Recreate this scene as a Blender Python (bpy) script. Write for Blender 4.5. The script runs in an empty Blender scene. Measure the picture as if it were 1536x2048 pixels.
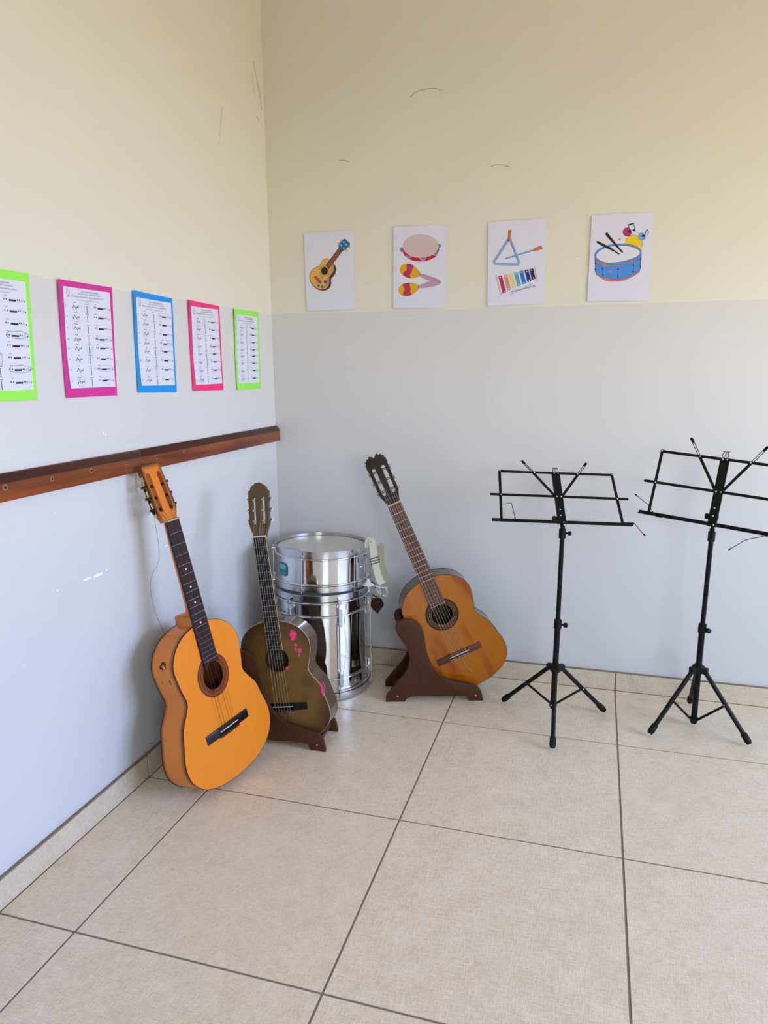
import bpy, bmesh, math, random
from mathutils import Vector, Matrix
random.seed(7)
PI = math.pi
sc = bpy.context.scene
COL = sc.collection

# ---------------------------------------------------------------- camera
cam_d = bpy.data.cameras.new('camera')
cam_d.sensor_fit = 'HORIZONTAL'; cam_d.sensor_width = 36.0
cam_d.lens = 36.0 * 1439.44 / 1536.0
cam_d.clip_start = 0.02
cam = bpy.data.objects.new('camera', cam_d); COL.objects.link(cam)
cam.location = (1.30409, -2.80637, 1.24339)
cam.rotation_euler = (1.37708, 0.007, 0.28544)
sc.camera = cam

# ---------------------------------------------------------------- exposure, sky
sc.view_settings.view_transform = 'Standard'
sc.view_settings.look = 'None'
sc.view_settings.exposure = 0.0
sc.view_settings.gamma = 1.0
sc.view_settings.use_curve_mapping = False
W = bpy.data.worlds.new('sky'); sc.world = W; W.use_nodes = True
wn = W.node_tree.nodes; wl = W.node_tree.links; wn.clear()
wo = wn.new('ShaderNodeOutputWorld'); wb = wn.new('ShaderNodeBackground')
wc = wn.new('ShaderNodeTexCoord'); ws = wn.new('ShaderNodeSeparateXYZ')
wm = wn.new('ShaderNodeMapRange'); wm.inputs[1].default_value = -1; wm.inputs[2].default_value = 1
wr = wn.new('ShaderNodeValToRGB')
wl.new(wc.outputs['Generated'], ws.inputs[0]); wl.new(ws.outputs[2], wm.inputs[0])
wl.new(wm.outputs[0], wr.inputs[0])
# warm tint added towards -y to warm the front window's light, blue elsewhere
wy = wn.new('ShaderNodeMapRange'); wy.interpolation_type = 'SMOOTHSTEP'; wy.inputs[1].default_value = 0.1; wy.inputs[2].default_value = -0.9
wl.new(ws.outputs[1], wy.inputs[0])
wx = wn.new('ShaderNodeMix'); wx.data_type = 'RGBA'; wx.blend_type = 'MULTIPLY'; wx.inputs[7].default_value = (1.22, 1.02, 0.62, 1)
wl.new(wy.outputs[0], wx.inputs[0]); wl.new(wr.outputs[0], wx.inputs[6]); wl.new(wx.outputs[2], wb.inputs[0]); wl.new(wb.outputs[0], wo.inputs[0])
cr = wr.color_ramp
cr.elements[0].position = 0.0; cr.elements[0].color = (0.34, 0.25, 0.155, 1)
cr.elements[1].position = 1.0; cr.elements[1].color = (0.2, 0.42, 1.3, 1)
for pos, c in ((0.47, (0.36, 0.27, 0.17, 1)), (0.50, (0.75, 0.78, 0.86, 1)), (0.60, (0.53, 0.74, 1.25, 1))):
    e = cr.elements.new(pos); e.color = c
wb.inputs[1].default_value = 19.2

# ---------------------------------------------------------------- room measures
RX, RY, RZ = 4.6, -5.4, 3.05          # room reaches x = RX, y = RY
WIN = [                               # (wall, from, to, sill, head)
    ('right', -2.7, -0.5, 0.85, 2.25),
    ('front', 2.5, 4.1, 1.0, 2.25),
]

def portal(name, loc, rot, sx, sy):
    l = bpy.data.lights.new(name, 'AREA'); l.shape = 'RECTANGLE'; l.size = sx; l.size_y = sy
    l.cycles.is_portal = True
    o = bpy.data.objects.new(name, l); COL.objects.link(o); o.location = loc; o.rotation_euler = rot
for wname, a, b, s, h in WIN:
    if wname == 'right':
        portal('window_portal', (RX + 0.10, (a + b) / 2, (s + h) / 2), (0, PI / 2, 0), h - s, abs(b - a))
    else:
        portal('window_portal', ((a + b) / 2, RY - 0.10, (s + h) / 2), (PI / 2, 0, 0), abs(b - a), h - s)

# ================================================================ helpers
def srgb(r, g, b):
    f = lambda c: (c / 255 / 12.92) if c / 255 <= 0.04045 else ((c / 255 + 0.055) / 1.055) ** 2.4
    return (f(r), f(g), f(b), 1.0)

def mat(name, col, rough=0.5, metal=0.0, spec=0.5, coat=0.0, noise=0.0, nscale=20.0, bump=0.0, bscale=200.0, alpha=None):
    m = bpy.data.materials.new(name); m.use_nodes = True
    nt = m.node_tree; n = nt.nodes; l = nt.links; b = n['Principled BSDF']
    b.inputs['Base Color'].default_value = col
    b.inputs['Roughness'].default_value = rough
    b.inputs['Metallic'].default_value = metal
    b.inputs['Specular IOR Level'].default_value = spec
    b.inputs['Coat Weight'].default_value = coat
    b.inputs['Coat Roughness'].default_value = 0.08
    tc = n.new('ShaderNodeTexCoord')
    if noise > 0:
        t = n.new('ShaderNodeTexNoise'); t.inputs['Scale'].default_value = nscale; t.inputs['Detail'].default_value = 4
        l.new(tc.outputs['Object'], t.inputs['Vector'])
        mx = n.new('ShaderNodeMix'); mx.data_type = 'RGBA'; mx.blend_type = 'MIX'
        mx.inputs[6].default_value = tuple(c * (1 - noise) for c in col[:3]) + (1,)
        mx.inputs[7].default_value = tuple(min(1, c * (1 + noise)) for c in col[:3]) + (1,)
        l.new(t.outputs['Fac'], mx.inputs[0]); l.new(mx.outputs[2], b.inputs['Base Color'])
    if bump > 0:
        t2 = n.new('ShaderNodeTexNoise'); t2.inputs['Scale'].default_value = bscale; t2.inputs['Detail'].default_value = 3
        l.new(tc.outputs['Object'], t2.inputs['Vector'])
        bp = n.new('ShaderNodeBump'); bp.inputs['Strength'].default_value = bump; bp.inputs['Distance'].default_value = 0.001
        l.new(t2.outputs['Fac'], bp.inputs['Height']); l.new(bp.outputs[0], b.inputs['Normal'])
    return m

def nodes_of(m): return m.node_tree.nodes, m.node_tree.links, m.node_tree.nodes['Principled BSDF']

def math_node(n, l, op, a, b=None, c=None):
    k = n.new('ShaderNodeMath'); k.operation = op
    for i, v in enumerate((a, b, c)):
        if v is None: continue
        if isinstance(v, (int, float)): k.inputs[i].default_value = v
        else: l.new(v, k.inputs[i])
    return k.outputs[0]

def mixc(n, l, fac, a, b):
    k = n.new('ShaderNodeMix'); k.data_type = 'RGBA'
    if isinstance(fac, (int, float)): k.inputs[0].default_value = fac
    else: l.new(fac, k.inputs[0])
    for i, v in ((6, a), (7, b)):
        if isinstance(v, tuple): k.inputs[i].default_value = v
        else: l.new(v, k.inputs[i])
    return k.outputs[2]

def noise_tex(n, l, vec, scale, detail=4, rough=0.5):
    t = n.new('ShaderNodeTexNoise'); t.inputs['Scale'].default_value = scale
    t.inputs['Detail'].default_value = detail; t.inputs['Roughness'].default_value = rough
    l.new(vec, t.inputs['Vector']); return t.outputs['Fac']

def mapping(n, l, vec, scale=(1, 1, 1), rot=(0, 0, 0)):
    k = n.new('ShaderNodeMapping'); k.inputs['Scale'].default_value = scale; k.inputs['Rotation'].default_value = rot
    l.new(vec, k.inputs['Vector']); return k.outputs[0]

def ramp(n, l, fac, stops):
    k = n.new('ShaderNodeValToRGB'); r = k.color_ramp
    r.elements[0].position = stops[0][0]; r.elements[0].color = stops[0][1]
    r.elements[1].position = stops[-1][0]; r.elements[1].color = stops[-1][1]
    for p, c in stops[1:-1]:
        e = r.elements.new(p); e.color = c
    l.new(fac, k.inputs[0]); return k.outputs[0]

class G:
    """collects verts and faces (with material index) into one mesh"""
    def __init__(s): s.v = []; s.f = []; s.m = []
    def add(s, vs, fs, mi=0):
        o = len(s.v); s.v.extend([tuple(v) for v in vs])
        for f in fs: s.f.append(tuple(o + i for i in f)); s.m.append(mi)
    def box(s, x0, x1, y0, y1, z0, z1, mi=0, M=None):
        vs = [Vector((x, y, z)) for x in (x0, x1) for y in (y0, y1) for z in (z0, z1)]
        if M is not None: vs = [M @ v for v in vs]
        s.add(vs, [(0, 1, 3, 2), (4, 6, 7, 5), (0, 4, 5, 1), (2, 3, 7, 6), (0, 2, 6, 4), (1, 5, 7, 3)], mi)
    def tube(s, pts, r, n=10, mi=0, closed=False, caps=True):
        pts = [Vector(p) for p in pts]; N = len(pts)
        rs = r if isinstance(r, (list, tuple)) else [r] * N
        up = None; rings = []
        for i, p in enumerate(pts):
            if closed: t = pts[(i + 1) % N] - pts[i - 1]
            else: t = (pts[min(i + 1, N - 1)] - pts[max(i - 1, 0)])
            t.normalize()
            if up is None:
                a = Vector((0, 0, 1)) if abs(t.z) < .9 else Vector((1, 0, 0))
                up = (a - t * a.dot(t)).normalized()
            else:
                up = up - t * up.dot(t)
                up = up.normalized() if up.length > 1e-6 else t.orthogonal().normalized()
            q = t.cross(up)
            rings.append([p + (up * math.cos(2 * PI * k / n) + q * math.sin(2 * PI * k / n)) * rs[i] for k in range(n)])
        vs = [v for rg in rings for v in rg]; fs = []
        for i in range(N if closed else N - 1):
            j = (i + 1) % N
            for k in range(n):
                k2 = (k + 1) % n
                fs.append((i * n + k, j * n + k, j * n + k2, i * n + k2))
        if caps and not closed:
            fs.append(tuple(range(n))); fs.append(tuple(reversed(range((N - 1) * n, N * n))))
        s.add(vs, fs, mi)
    def lathe(s, prof, n=64, mi=0, M=None, closed_prof=False):
        vs = []; P = len(prof)
        for k in range(n):
            a = 2 * PI * k / n
            for r, z in prof: vs.append(Vector((r * math.cos(a), r * math.sin(a), z)))
        if M is not None: vs = [M @ v for v in vs]
        fs = []
        for k in range(n):
            k2 = (k + 1) % n
            for i in range(P if closed_prof else P - 1):
                j = (i + 1) % P
                fs.append((k * P + i, k2 * P + i, k2 * P + j, k * P + j))
        s.add(vs, fs, mi)
    def prism(s, poly, d0, d1, M=None, mi=0):
        """polygon in local xy extruded from z=d0 to z=d1"""
        n = len(poly)
        vs = [Vector((x, y, d0)) for x, y in poly] + [Vector((x, y, d1)) for x, y in poly]
        if M is not None: vs = [M @ v for v in vs]
        fs = [tuple(reversed(range(n))), tuple(range(n, 2 * n))]
        for i in range(n):
            j = (i + 1) % n; fs.append((i, j, n + j, n + i))
        s.add(vs, fs, mi)
    def loft(s, rings, mi=0, caps=True, closed=True):
        n = len(rings[0]); vs = [v for r in rings for v in r]; fs = []
        for i in range(len(rings) - 1):
            for k in range(n if closed else n - 1):
                k2 = (k + 1) % n
                fs.append((i * n + k, i * n + k2, (i + 1) * n + k2, (i + 1) * n + k))
        if caps and closed:
            fs.append(tuple(reversed(range(n)))); fs.append(tuple(range((len(rings) - 1) * n, len(rings) * n)))
        s.add(vs, fs, mi)
    def build(s, name, mats, parent=None, smooth=35, bevel=0, label=None, kind=None):
        me = bpy.data.meshes.new(name); me.from_pydata(s.v, [], s.f)
        mats = mats if isinstance(mats, (list, tuple)) else [mats]
        for m in mats: me.materials.append(m)
        if len(mats) > 1: me.polygons.foreach_set('material_index', s.m)
        bm = bmesh.new(); bm.from_mesh(me)
        bmesh.ops.recalc_face_normals(bm, faces=bm.faces)
        if bevel > 0:
            es = [e for e in bm.edges if len(e.link_faces) == 2 and e.calc_face_angle(0) > math.radians(40)]
            bmesh.ops.bevel(bm, geom=es, offset=bevel, segments=2, affect='EDGES', profile=0.6, clamp_overlap=True)
        bm.to_mesh(me); bm.free()
        if smooth:
            me.polygons.foreach_set('use_smooth', [True] * len(me.polygons))
            me.set_sharp_from_angle(angle=math.radians(smooth))
        me.update()
        o = bpy.data.objects.new(name, me); COL.objects.link(o)
        if parent is not None: o.parent = parent
        if label: o['label'] = label
        if kind: o['kind'] = kind
        return o

def tag(o, label, cat, group=None):
    o['label'] = label; o['category'] = cat
    if group: o['group'] = group
    return o

def thing(name, label, cat, loc=(0, 0, 0), group=None):
    o = bpy.data.objects.new(name, None); COL.objects.link(o); o.location = loc
    o.empty_display_size = 0.05
    return tag(o, label, cat, group)

def smooth_poly(pts, k=6, closed=True):
    """Catmull-Rom through pts"""
    out = []; n = len(pts)
    rng = range(n if closed else n - 1)
    for i in rng:
        p = [pts[(i + d) % n] if closed else pts[min(max(i + d, 0), n - 1)] for d in (-1, 0, 1, 2)]
        for s in range(k):
            t = s / k
            out.append(tuple(0.5 * ((2 * p[1][c]) + (-p[0][c] + p[2][c]) * t + (2 * p[0][c] - 5 * p[1][c] + 4 * p[2][c] - p[3][c]) * t * t
                                    + (-p[0][c] + 3 * p[1][c] - 3 * p[2][c] + p[3][c]) * t ** 3) for c in range(len(pts[0]))))
    if not closed: out.append(tuple(pts[-1]))
    return out

def cuts_mesh(name, loops, d0, d1, bev=0.0):
    """flat plate with holes: loops[0] outside, the others holes; returns mesh data"""
    cu = bpy.data.curves.new(name, 'CURVE'); cu.dimensions = '2D'; cu.fill_mode = 'BOTH'
    for lp in loops:
        sp = cu.splines.new('POLY'); sp.points.add(len(lp) - 1); sp.use_cyclic_u = True
        for i, (x, y) in enumerate(lp): sp.points[i].co = (x, y, 0, 1)
    cu.extrude = (d1 - d0) / 2 - bev; cu.bevel_depth = bev; cu.bevel_resolution = 1
    cu.offset = -bev
    ob = bpy.data.objects.new(name, cu); COL.objects.link(ob)
    dg = bpy.context.evaluated_depsgraph_get(); dg.update()
    me = bpy.data.meshes.new_from_object(ob.evaluated_get(dg))
    bpy.data.objects.remove(ob); bpy.data.curves.remove(cu)
    for v in me.vertices: v.co.z += (d0 + d1) / 2
    return me

def obj_from_mesh(name, me, m, parent=None, M=None, smooth=35, label=None):
    if M is not None: me.transform(M)
    me.materials.clear(); me.materials.append(m)
    if smooth:
        me.polygons.foreach_set('use_smooth', [True] * len(me.polygons)); me.set_sharp_from_angle(angle=math.radians(smooth))
    o = bpy.data.objects.new(name, me); COL.objects.link(o)
    if parent is not None: o.parent = parent
    if label: o['label'] = label
    return o

# ================================================================ materials
PAINT_Z = 1.4727
def wall_material():
    m = mat('two_tone_wall_paint', srgb(215, 215, 215), rough=0.42, spec=0.35)
    n, l, b = nodes_of(m)
    geo = n.new('ShaderNodeNewGeometry'); sp = n.new('ShaderNodeSeparateXYZ'); l.new(geo.outputs['Position'], sp.inputs[0])
    wob = noise_tex(n, l, geo.outputs['Position'], 9, 3)
    zz = math_node(n, l, 'ADD', sp.outputs[2], math_node(n, l, 'MULTIPLY', math_node(n, l, 'SUBTRACT', wob, 0.5), 0.008))
    up = math_node(n, l, 'GREATER_THAN', zz, PAINT_Z)
    big = noise_tex(n, l, geo.outputs['Position'], 2.2, 4)
    lo = mixc(n, l, big, (0.622, 0.628, 0.645, 1), (0.665, 0.671, 0.69, 1))
    hi = mixc(n, l, big, (0.69, 0.695, 0.605, 1), (0.73, 0.735, 0.645, 1))
    l.new(mixc(n, l, up, lo, hi), b.inputs['Base Color'])
    bp = n.new('ShaderNodeBump'); bp.inputs['Strength'].default_value = 0.12; bp.inputs['Distance'].default_value = 0.002
    l.new(noise_tex(n, l, geo.outputs['Position'], 60, 4), bp.inputs['Height']); l.new(bp.outputs[0], b.inputs['Normal'])
    return m
M_wall = wall_material()
M_ceiling = mat('white_ceiling_paint', srgb(228, 226, 220), 0.8, noise=0.02, nscale=3)
M_grout = mat('brown_grey_grout', srgb(134, 116, 103), 0.9, noise=0.12, nscale=60, bump=0.3)
M_frame_white = mat('white_window_paint', srgb(225, 225, 222), 0.4)

def tile_material(name, axes, c0, c1):
    """woven linen look; axes picks the two world directions the weave follows"""
    m = mat(name, c0, rough=0.30, spec=0.45)
    n, l, b = nodes_of(m)
    geo = n.new('ShaderNodeNewGeometry'); sp = n.new('ShaderNodeSeparateXYZ'); l.new(geo.outputs['Position'], sp.inputs[0])
    oi = n.new('ShaderNodeObjectInfo')
    cb = n.new('ShaderNodeCombineXYZ')
    l.new(sp.outputs[axes[0]], cb.inputs[0]); l.new(sp.outputs[axes[1]], cb.inputs[1])
    l.new(math_node(n, l, 'MULTIPLY', oi.outputs['Random'], 40.0), cb.inputs[2])
    a = noise_tex(n, l, mapping(n, l, cb.outputs[0], (620, 48, 1)), 1.0, 3, 0.6)
    c = noise_tex(n, l, mapping(n, l, cb.outputs[0], (48, 620, 1)), 1.0, 3, 0.6)
    d = noise_tex(n, l, mapping(n, l, cb.outputs[0], (16, 16, 1)), 1.0, 3, 0.6)
    s = math_node(n, l, 'ADD', math_node(n, l, 'MAXIMUM', a, c), math_node(n, l, 'MULTIPLY', math_node(n, l, 'SUBTRACT', d, 0.5), 0.22))
    mr = n.new('ShaderNodeMapRange'); l.new(s, mr.inputs[0]); mr.inputs[1].default_value = 0.47; mr.inputs[2].default_value = 0.72
    l.new(mixc(n, l, mr.outputs[0], c0, c1), b.inputs['Base Color'])
    l.new(math_node(n, l, 'ADD', math_node(n, l, 'MULTIPLY', mr.outputs[0], 0.10), 0.27), b.inputs['Roughness'])
    bp = n.new('ShaderNodeBump'); bp.inputs['Strength'].default_value = 0.12; bp.inputs['Distance'].default_value = 0.0005
    l.new(s, bp.inputs['Height']); l.new(bp.outputs[0], b.inputs['Normal'])
    return m
TC0, TC1 = (0.69, 0.58, 0.42, 1), (0.93, 0.82, 0.665, 1)
M_tile = tile_material('linen_look_porcelain', (0, 1), TC0, TC1)
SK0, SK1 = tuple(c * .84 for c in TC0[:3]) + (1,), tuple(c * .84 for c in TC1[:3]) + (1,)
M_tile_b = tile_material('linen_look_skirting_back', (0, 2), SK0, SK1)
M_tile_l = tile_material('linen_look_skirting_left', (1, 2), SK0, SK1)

def wood(name, c0, c1, axis_scale=(60, 4, 60), rough=0.4, coat=0.0, spec=0.25):
    m = mat(name, c0, rough=rough, coat=coat, spec=spec)
    n, l, b = nodes_of(m)
    tc = n.new('ShaderNodeTexCoord')
    v = mapping(n, l, tc.outputs['Object'], axis_scale)
    a = noise_tex(n, l, v, 1.0, 5, 0.6)
    l.new(ramp(n, l, a, [(0.30, c0), (0.70, c1)]), b.inputs['Base Color'])
    return m
M_rail = wood('varnished_reddish_wood', srgb(84, 34, 14), srgb(146, 74, 32), (30, 2.2, 30), 0.36, 0.15)
M_rail_dark = wood('dark_rail_edge', srgb(42, 17, 12), srgb(74, 32, 20), (30, 2.2, 30), 0.42, 0.1)  # darker wood tone for the rail's top chamfer
M_stand_wood = mat('brown_painted_board', srgb(74, 44, 28), 0.45, spec=0.22, noise=0.08, nscale=8)
M_stand_edge = M_stand_wood
M_screw = mat('screw_steel', srgb(165, 155, 150), 0.35, 0.9)
M_black = mat('black_powder_coat', srgb(7, 8, 11), 0.36, 0.0, 0.22, noise=0.1, nscale=30)
M_rubber = mat('black_rubber', srgb(7, 8, 9), 0.6, spec=0.25)
M_plastic = mat('black_plastic', srgb(9, 10, 12), 0.45, spec=0.25)
M_rivet = mat('bright_rivet_steel', srgb(190, 190, 195), 0.25, 1.0)
def chrome_mat(name, col, r0, r1):
    m = mat(name, col, r0, 1.0)
    n, l, b = nodes_of(m); tc = n.new('ShaderNodeTexCoord')
    a = noise_tex(n, l, tc.outputs['Object'], 18, 5, 0.7)
    mr = n.new('ShaderNodeMapRange'); l.new(a, mr.inputs[0]); mr.inputs[1].default_value = 0.45; mr.inputs[2].default_value = 0.75
    mr.inputs[3].default_value = r0; mr.inputs[4].default_value = r1
    l.new(mr.outputs[0], b.inputs['Roughness'])
    return m
M_chrome = chrome_mat('polished_chrome', (0.74, 0.745, 0.76, 1), 0.05, 0.12)
M_hoop = chrome_mat('worn_chrome_hoop', (0.60, 0.61, 0.63, 1), 0.14, 0.34)
M_lug = chrome_mat('dull_zinc_lug', (0.50, 0.53, 0.57, 1), 0.25, 0.4)
M_skin = mat('milky_drumhead_film', srgb(196, 196, 190), 0.35, noise=0.03, nscale=6)
M_strap = mat('white_webbing', srgb(222, 220, 208), 0.75, noise=0.10, nscale=25, bump=0.5, bscale=700)
M_felt = mat('white_leather_tab', srgb(215, 212, 206), 0.7)
M_pick = mat('dark_red_brown_leather', srgb(40, 12, 9), 0.5, spec=0.2, noise=0.2, nscale=60)
M_string = mat('nylon_and_wound_string', srgb(175, 165, 150), 0.35, 0.3)
M_string_dark = mat('dark_steel_wire', srgb(70, 66, 66), 0.4, 0.7)
M_bone = mat('ivory_white_bone', srgb(222, 216, 200), 0.35)
M_bone_old = mat('yellowed_bone', srgb(186, 158, 108), 0.4)
M_brass = mat('pale_brass_plate', srgb(222, 196, 120), 0.28, 0.85)
M_nickel = mat('nickel_plate', srgb(136, 132, 120), 0.3, 0.9)
M_gear = mat('blackened_gear_metal', srgb(40, 34, 26), 0.35, 0.8)
M_pearl = mat('pearl_plastic_button', srgb(200, 200, 205), 0.25, noise=0.06, nscale=60)
M_fret = mat('fret_wire', srgb(170, 168, 165), 0.25, 0.9)
M_hole_dark = mat('inner_body_wood', srgb(70, 50, 30), 0.8)
M_label = mat('aged_paper_label', srgb(70, 62, 44), 0.9)
M_paper = mat('white_printer_paper', srgb(214, 218, 238), 0.75)
M_ink = mat('black_print_ink', srgb(32, 30, 40), 0.7)
M_ink_grey = mat('grey_print_ink', srgb(96, 94, 112), 0.7)
M_pencil = mat('pencil_line', srgb(158, 160, 182), 0.8)

# ================================================================ room shell
def slab(name, boxes, m, kind='structure', bevel=0):
    g = G()
    for b in boxes: g.box(*b)
    o = g.build(name, m, smooth=0, bevel=bevel); o['kind'] = kind
    return o
T = 0.2
wall_left = slab('wall_left', [(-T, 0, RY - T, T, -0.02, RZ)], M_wall)
wall_back = slab('wall_back', [(0, RX + T, 0, T, -0.02, RZ)], M_wall)
_, a, b_, s_, h_ = WIN[0]
slab('wall_right', [(RX, RX + T, RY - T, a, -0.02, RZ), (RX, RX + T, b_, 0, -0.02, RZ), (RX, RX + T, a, b_, -0.02, s_), (RX, RX + T, a, b_, h_, RZ)], M_wall)
_, c, d, s2, h2 = WIN[1]
slab('wall_front', [(0, c, RY - T, RY, -0.02, RZ), (d, RX, RY - T, RY, -0.02, RZ), (c, d, RY - T, RY, -0.02, s2), (c, d, RY - T, RY, h2, RZ)], M_wall)
slab('ceiling', [(-T, RX + T, RY - T, T, RZ, RZ + 0.1)], M_ceiling)
floor = slab('floor', [(-T, RX + T, RY - T, T, -0.15, -0.0014)], M_grout)

# window frames (both windows are outside the picture but light it)
def window_frame(name, wall, a, b, s, h):
    root = bpy.data.objects.new(name, None); COL.objects.link(root); root['kind'] = 'structure'
    n = 4
    for i in range(n + 1):
        g = G(); t = a + (b - a) * i / n
        if wall == 'right': g.box(RX + .06, RX + .11, t - .02, t + .02, s, h)
        else: g.box(t - .02, t + .02, RY - .11, RY - .06, s, h)
        g.build('mullion', M_frame_white, root, 0)
    for z in (s + .02, h - .02):
        g = G()
        if wall == 'right': g.box(RX + .065, RX + .105, a, b, z - .02, z + .02)
        else: g.box(a, b, RY - .105, RY - .065, z - .02, z + .02)
        g.build('rail', M_frame_white, root, 0)
window_frame('window_1', *WIN[0]); window_frame('window_2', *WIN[1])

# floor tiles: 0.6 m porcelain, joints measured from the corner
JX = [0.0115] + [0.2230 + 0.6 * i for i in range(0, 8)]
JX = [x for x in JX if x < RX] + [RX]
JY = [-0.0115] + [-0.4454 - 0.6 * i for i in range(0, 9)]
JY = [y for y in JY if y > RY] + [RY]
tile_cache = {}
def tile_mesh(w, h, t, m):
    key = (round(w, 4), round(h, 4), m.name)
    if key not in tile_cache:
        g = G(); g.box(-w / 2, w / 2, -h / 2, h / 2, -t, 0)
        o = g.build('tile', m, smooth=0, bevel=0.0009); tile_cache[key] = o.data; bpy.data.objects.remove(o)
    return tile_cache[key]
GR = 0.0054
for i in range(len(JX) - 1):
    for j in range(len(JY) - 1):
        x0, x1, y1, y0 = JX[i] + GR / 2, JX[i + 1] - GR / 2, JY[j] - GR / 2, JY[j + 1] + GR / 2
        if i == 0: x0 = JX[0] + .001
        if j == 0: y1 = JY[0] - .001
        o = bpy.data.objects.new('tile', tile_mesh(x1 - x0, y1 - y0, 0.008, M_tile)); COL.objects.link(o)
        o.parent = floor; o.location = ((x0 + x1) / 2, (y0 + y1) / 2, random.uniform(-.0003, 0))
        o.rotation_euler = (random.uniform(-.0005, .0005), random.uniform(-.0005, .0005), 0)

# tiled skirting
SK = 0.0727
bl = bpy.data.objects.new('baseboard_left', None); COL.objects.link(bl); bl['kind'] = 'structure'
bb = bpy.data.objects.new('baseboard_back', None); COL.objects.link(bb); bb['kind'] = 'structure'
ys = [-0.0] + JY[1:]
for j in range(len(ys) - 1):
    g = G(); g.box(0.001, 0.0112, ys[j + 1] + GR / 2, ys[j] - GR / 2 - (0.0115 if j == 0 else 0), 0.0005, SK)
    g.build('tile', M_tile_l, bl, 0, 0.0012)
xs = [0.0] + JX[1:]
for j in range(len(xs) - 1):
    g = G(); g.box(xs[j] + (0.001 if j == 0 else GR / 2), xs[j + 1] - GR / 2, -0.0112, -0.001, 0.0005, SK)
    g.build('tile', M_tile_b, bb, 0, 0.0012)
g = G(); g.box(0.0002, 0.0085, RY, -0.012, 0.0, SK - .001); g.box(0.0002, 0.0095, RY, -0.012, SK - .001, SK + 0.0035); g.build('grout_strip', M_grout, bl, 0)
g = G(); g.box(0.0002, RX, -0.0085, -0.0002, 0.0, SK - .001); g.box(0.0002, RX, -0.0095, -0.0002, SK - .001, SK + 0.0035); g.build('grout_strip', M_grout, bb, 0)

# marks on the walls
M_mark = mat('dark_scuff', srgb(132, 118, 98), 0.8)
M_mark2 = mat('faint_scuff', srgb(200, 186, 160), 0.8)
M_chip = mat('white_filler_fleck', srgb(250, 250, 250), 0.7)
def back_mark(pts, r, m):
    g = G(); g.tube([(x, -0.0003, z) for x, z in smooth_poly(pts, 5, False)], r, 5); g.build('pencil_mark', m, wall_back, 60)
def left_mark(pts, r, m, name='pencil_mark'):
    g = G(); g.tube([(0.0003, y, z) for y, z in smooth_poly(pts, 5, False)], r, 5); g.build(name, m, wall_left, 60)
def left_fleck(y, z, w, h, name='paint_chip', m=None):
    g = G(); k = 9; poly = []
    for i in range(k):
        a = 2 * PI * i / k; rr = random.uniform(.6, 1.1); poly.append((y + w / 2 * rr * math.cos(a), z + h / 2 * rr * math.sin(a)))
    g.prism(poly, 0.0001, 0.0006, Matrix(((0, 0, 1, 0), (1, 0, 0, 0), (0, 1, 0, 0), (0, 0, 0, 1))))
    g.build(name, m or M_chip, wall_left, 0)
def back_fleck(x, z, w, h, m=None):
    g = G(); k = 8; poly = []
    for i in range(k):
        a = 2 * PI * i / k; rr = random.uniform(.6, 1.1); poly.append((x + w / 2 * rr * math.cos(a), z + h / 2 * rr * math.sin(a)))
    g.prism(poly, -0.0006, -0.0001, Matrix(((1, 0, 0, 0), (0, 0, 1, 0), (0, 1, 0, 0), (0, 0, 0, 1))))
    g.build('paint_chip', m or M_chip, wall_back, 0)

for y, z, w in ((-1.1147, 1.0803, .008), (-1.1062, 1.0753, .007), (-1.3284, .8966, .004), (-1.3458, .6977, .007), (-1.1503, .6983, .005), (-1.2543, .5591, .004), (-1.0247, .5481, .006), (-1.1108, .2591, .005), (-.4676, .5467, .005), (-1.4817, .5445, .003), (-1.3499, .7001, .004)):
    left_fleck(y, z, w, w * .8)
def left_streak(pts, w):
    g = G(); s = smooth_poly(pts, 4, False); n = len(s); top = []; bot = []
    for i, (y, z) in enumerate(s):
        k = w * (.25 + .75 * math.sin(PI * (i + .5) / n)) * random.uniform(.6, 1.1); top.append((y, z + k / 2)); bot.append((y, z - k / 2))
    g.prism(top + bot[::-1], 0.0001, 0.0006, Matrix(((0, 0, 1, 0), (1, 0, 0, 0), (0, 1, 0, 0), (0, 0, 0, 1)))); g.build('paint_chip', M_chip, wall_left, 0)
left_streak([(-1.2483, .6961), (-1.2327, .6955), (-1.213, .6943)], .0075)
left_streak([(-1.2067, .6926), (-1.1885, .6947), (-1.1677, .6951)], .009)
left_streak([(-1.2027, .6859), (-1.2024, .6757)], .004)
left_streak([(-.8622, .698), (-.8412, .6975)], .004)
for pts, w in (([(-.0788, 2.39), (-.060, 2.34), (-.045, 2.30)], .0022), ([(-.0505, 2.33), (-.036, 2.29), (-.0259, 2.24)], .0030), ([(-.072, 2.20), (-.050, 2.193)], .0016), ([(-.095, 2.34), (-.085, 2.28)], .0014), ([(-.3434, 2.147), (-.3602, 2.0859), (-.3814, 2.0158)], .0011)):
    left_mark(pts, w, M_mark2, 'scuff_mark')
left_mark([(-1.0132, .0946), (-1.003, .0905), (-.9922, .0887)], .0008, M_mark, 'scuff_mark')
back_mark([(.5875, 2.2303), (.6102, 2.2464), (.6441, 2.2513), (.6777, 2.2511), (.7037, 2.2433)], .0009, M_mark)
back_mark([(.3061, 2.0376), (.3264, 2.0359), (.3466, 2.0307)], .0009, M_mark)
back_mark([(.893, 1.971), (.9092, 1.9739), (.9327, 1.9712), (.9617, 1.9621)], .0009, M_mark)
for x, z in ((.4251, 1.142), (.4982, 1.0726), (.081, .9702), (.7409, 1.33), (1.0363, .6946), (1.2098, 1.6337)): back_fleck(x, z, .005, .005)
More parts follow.
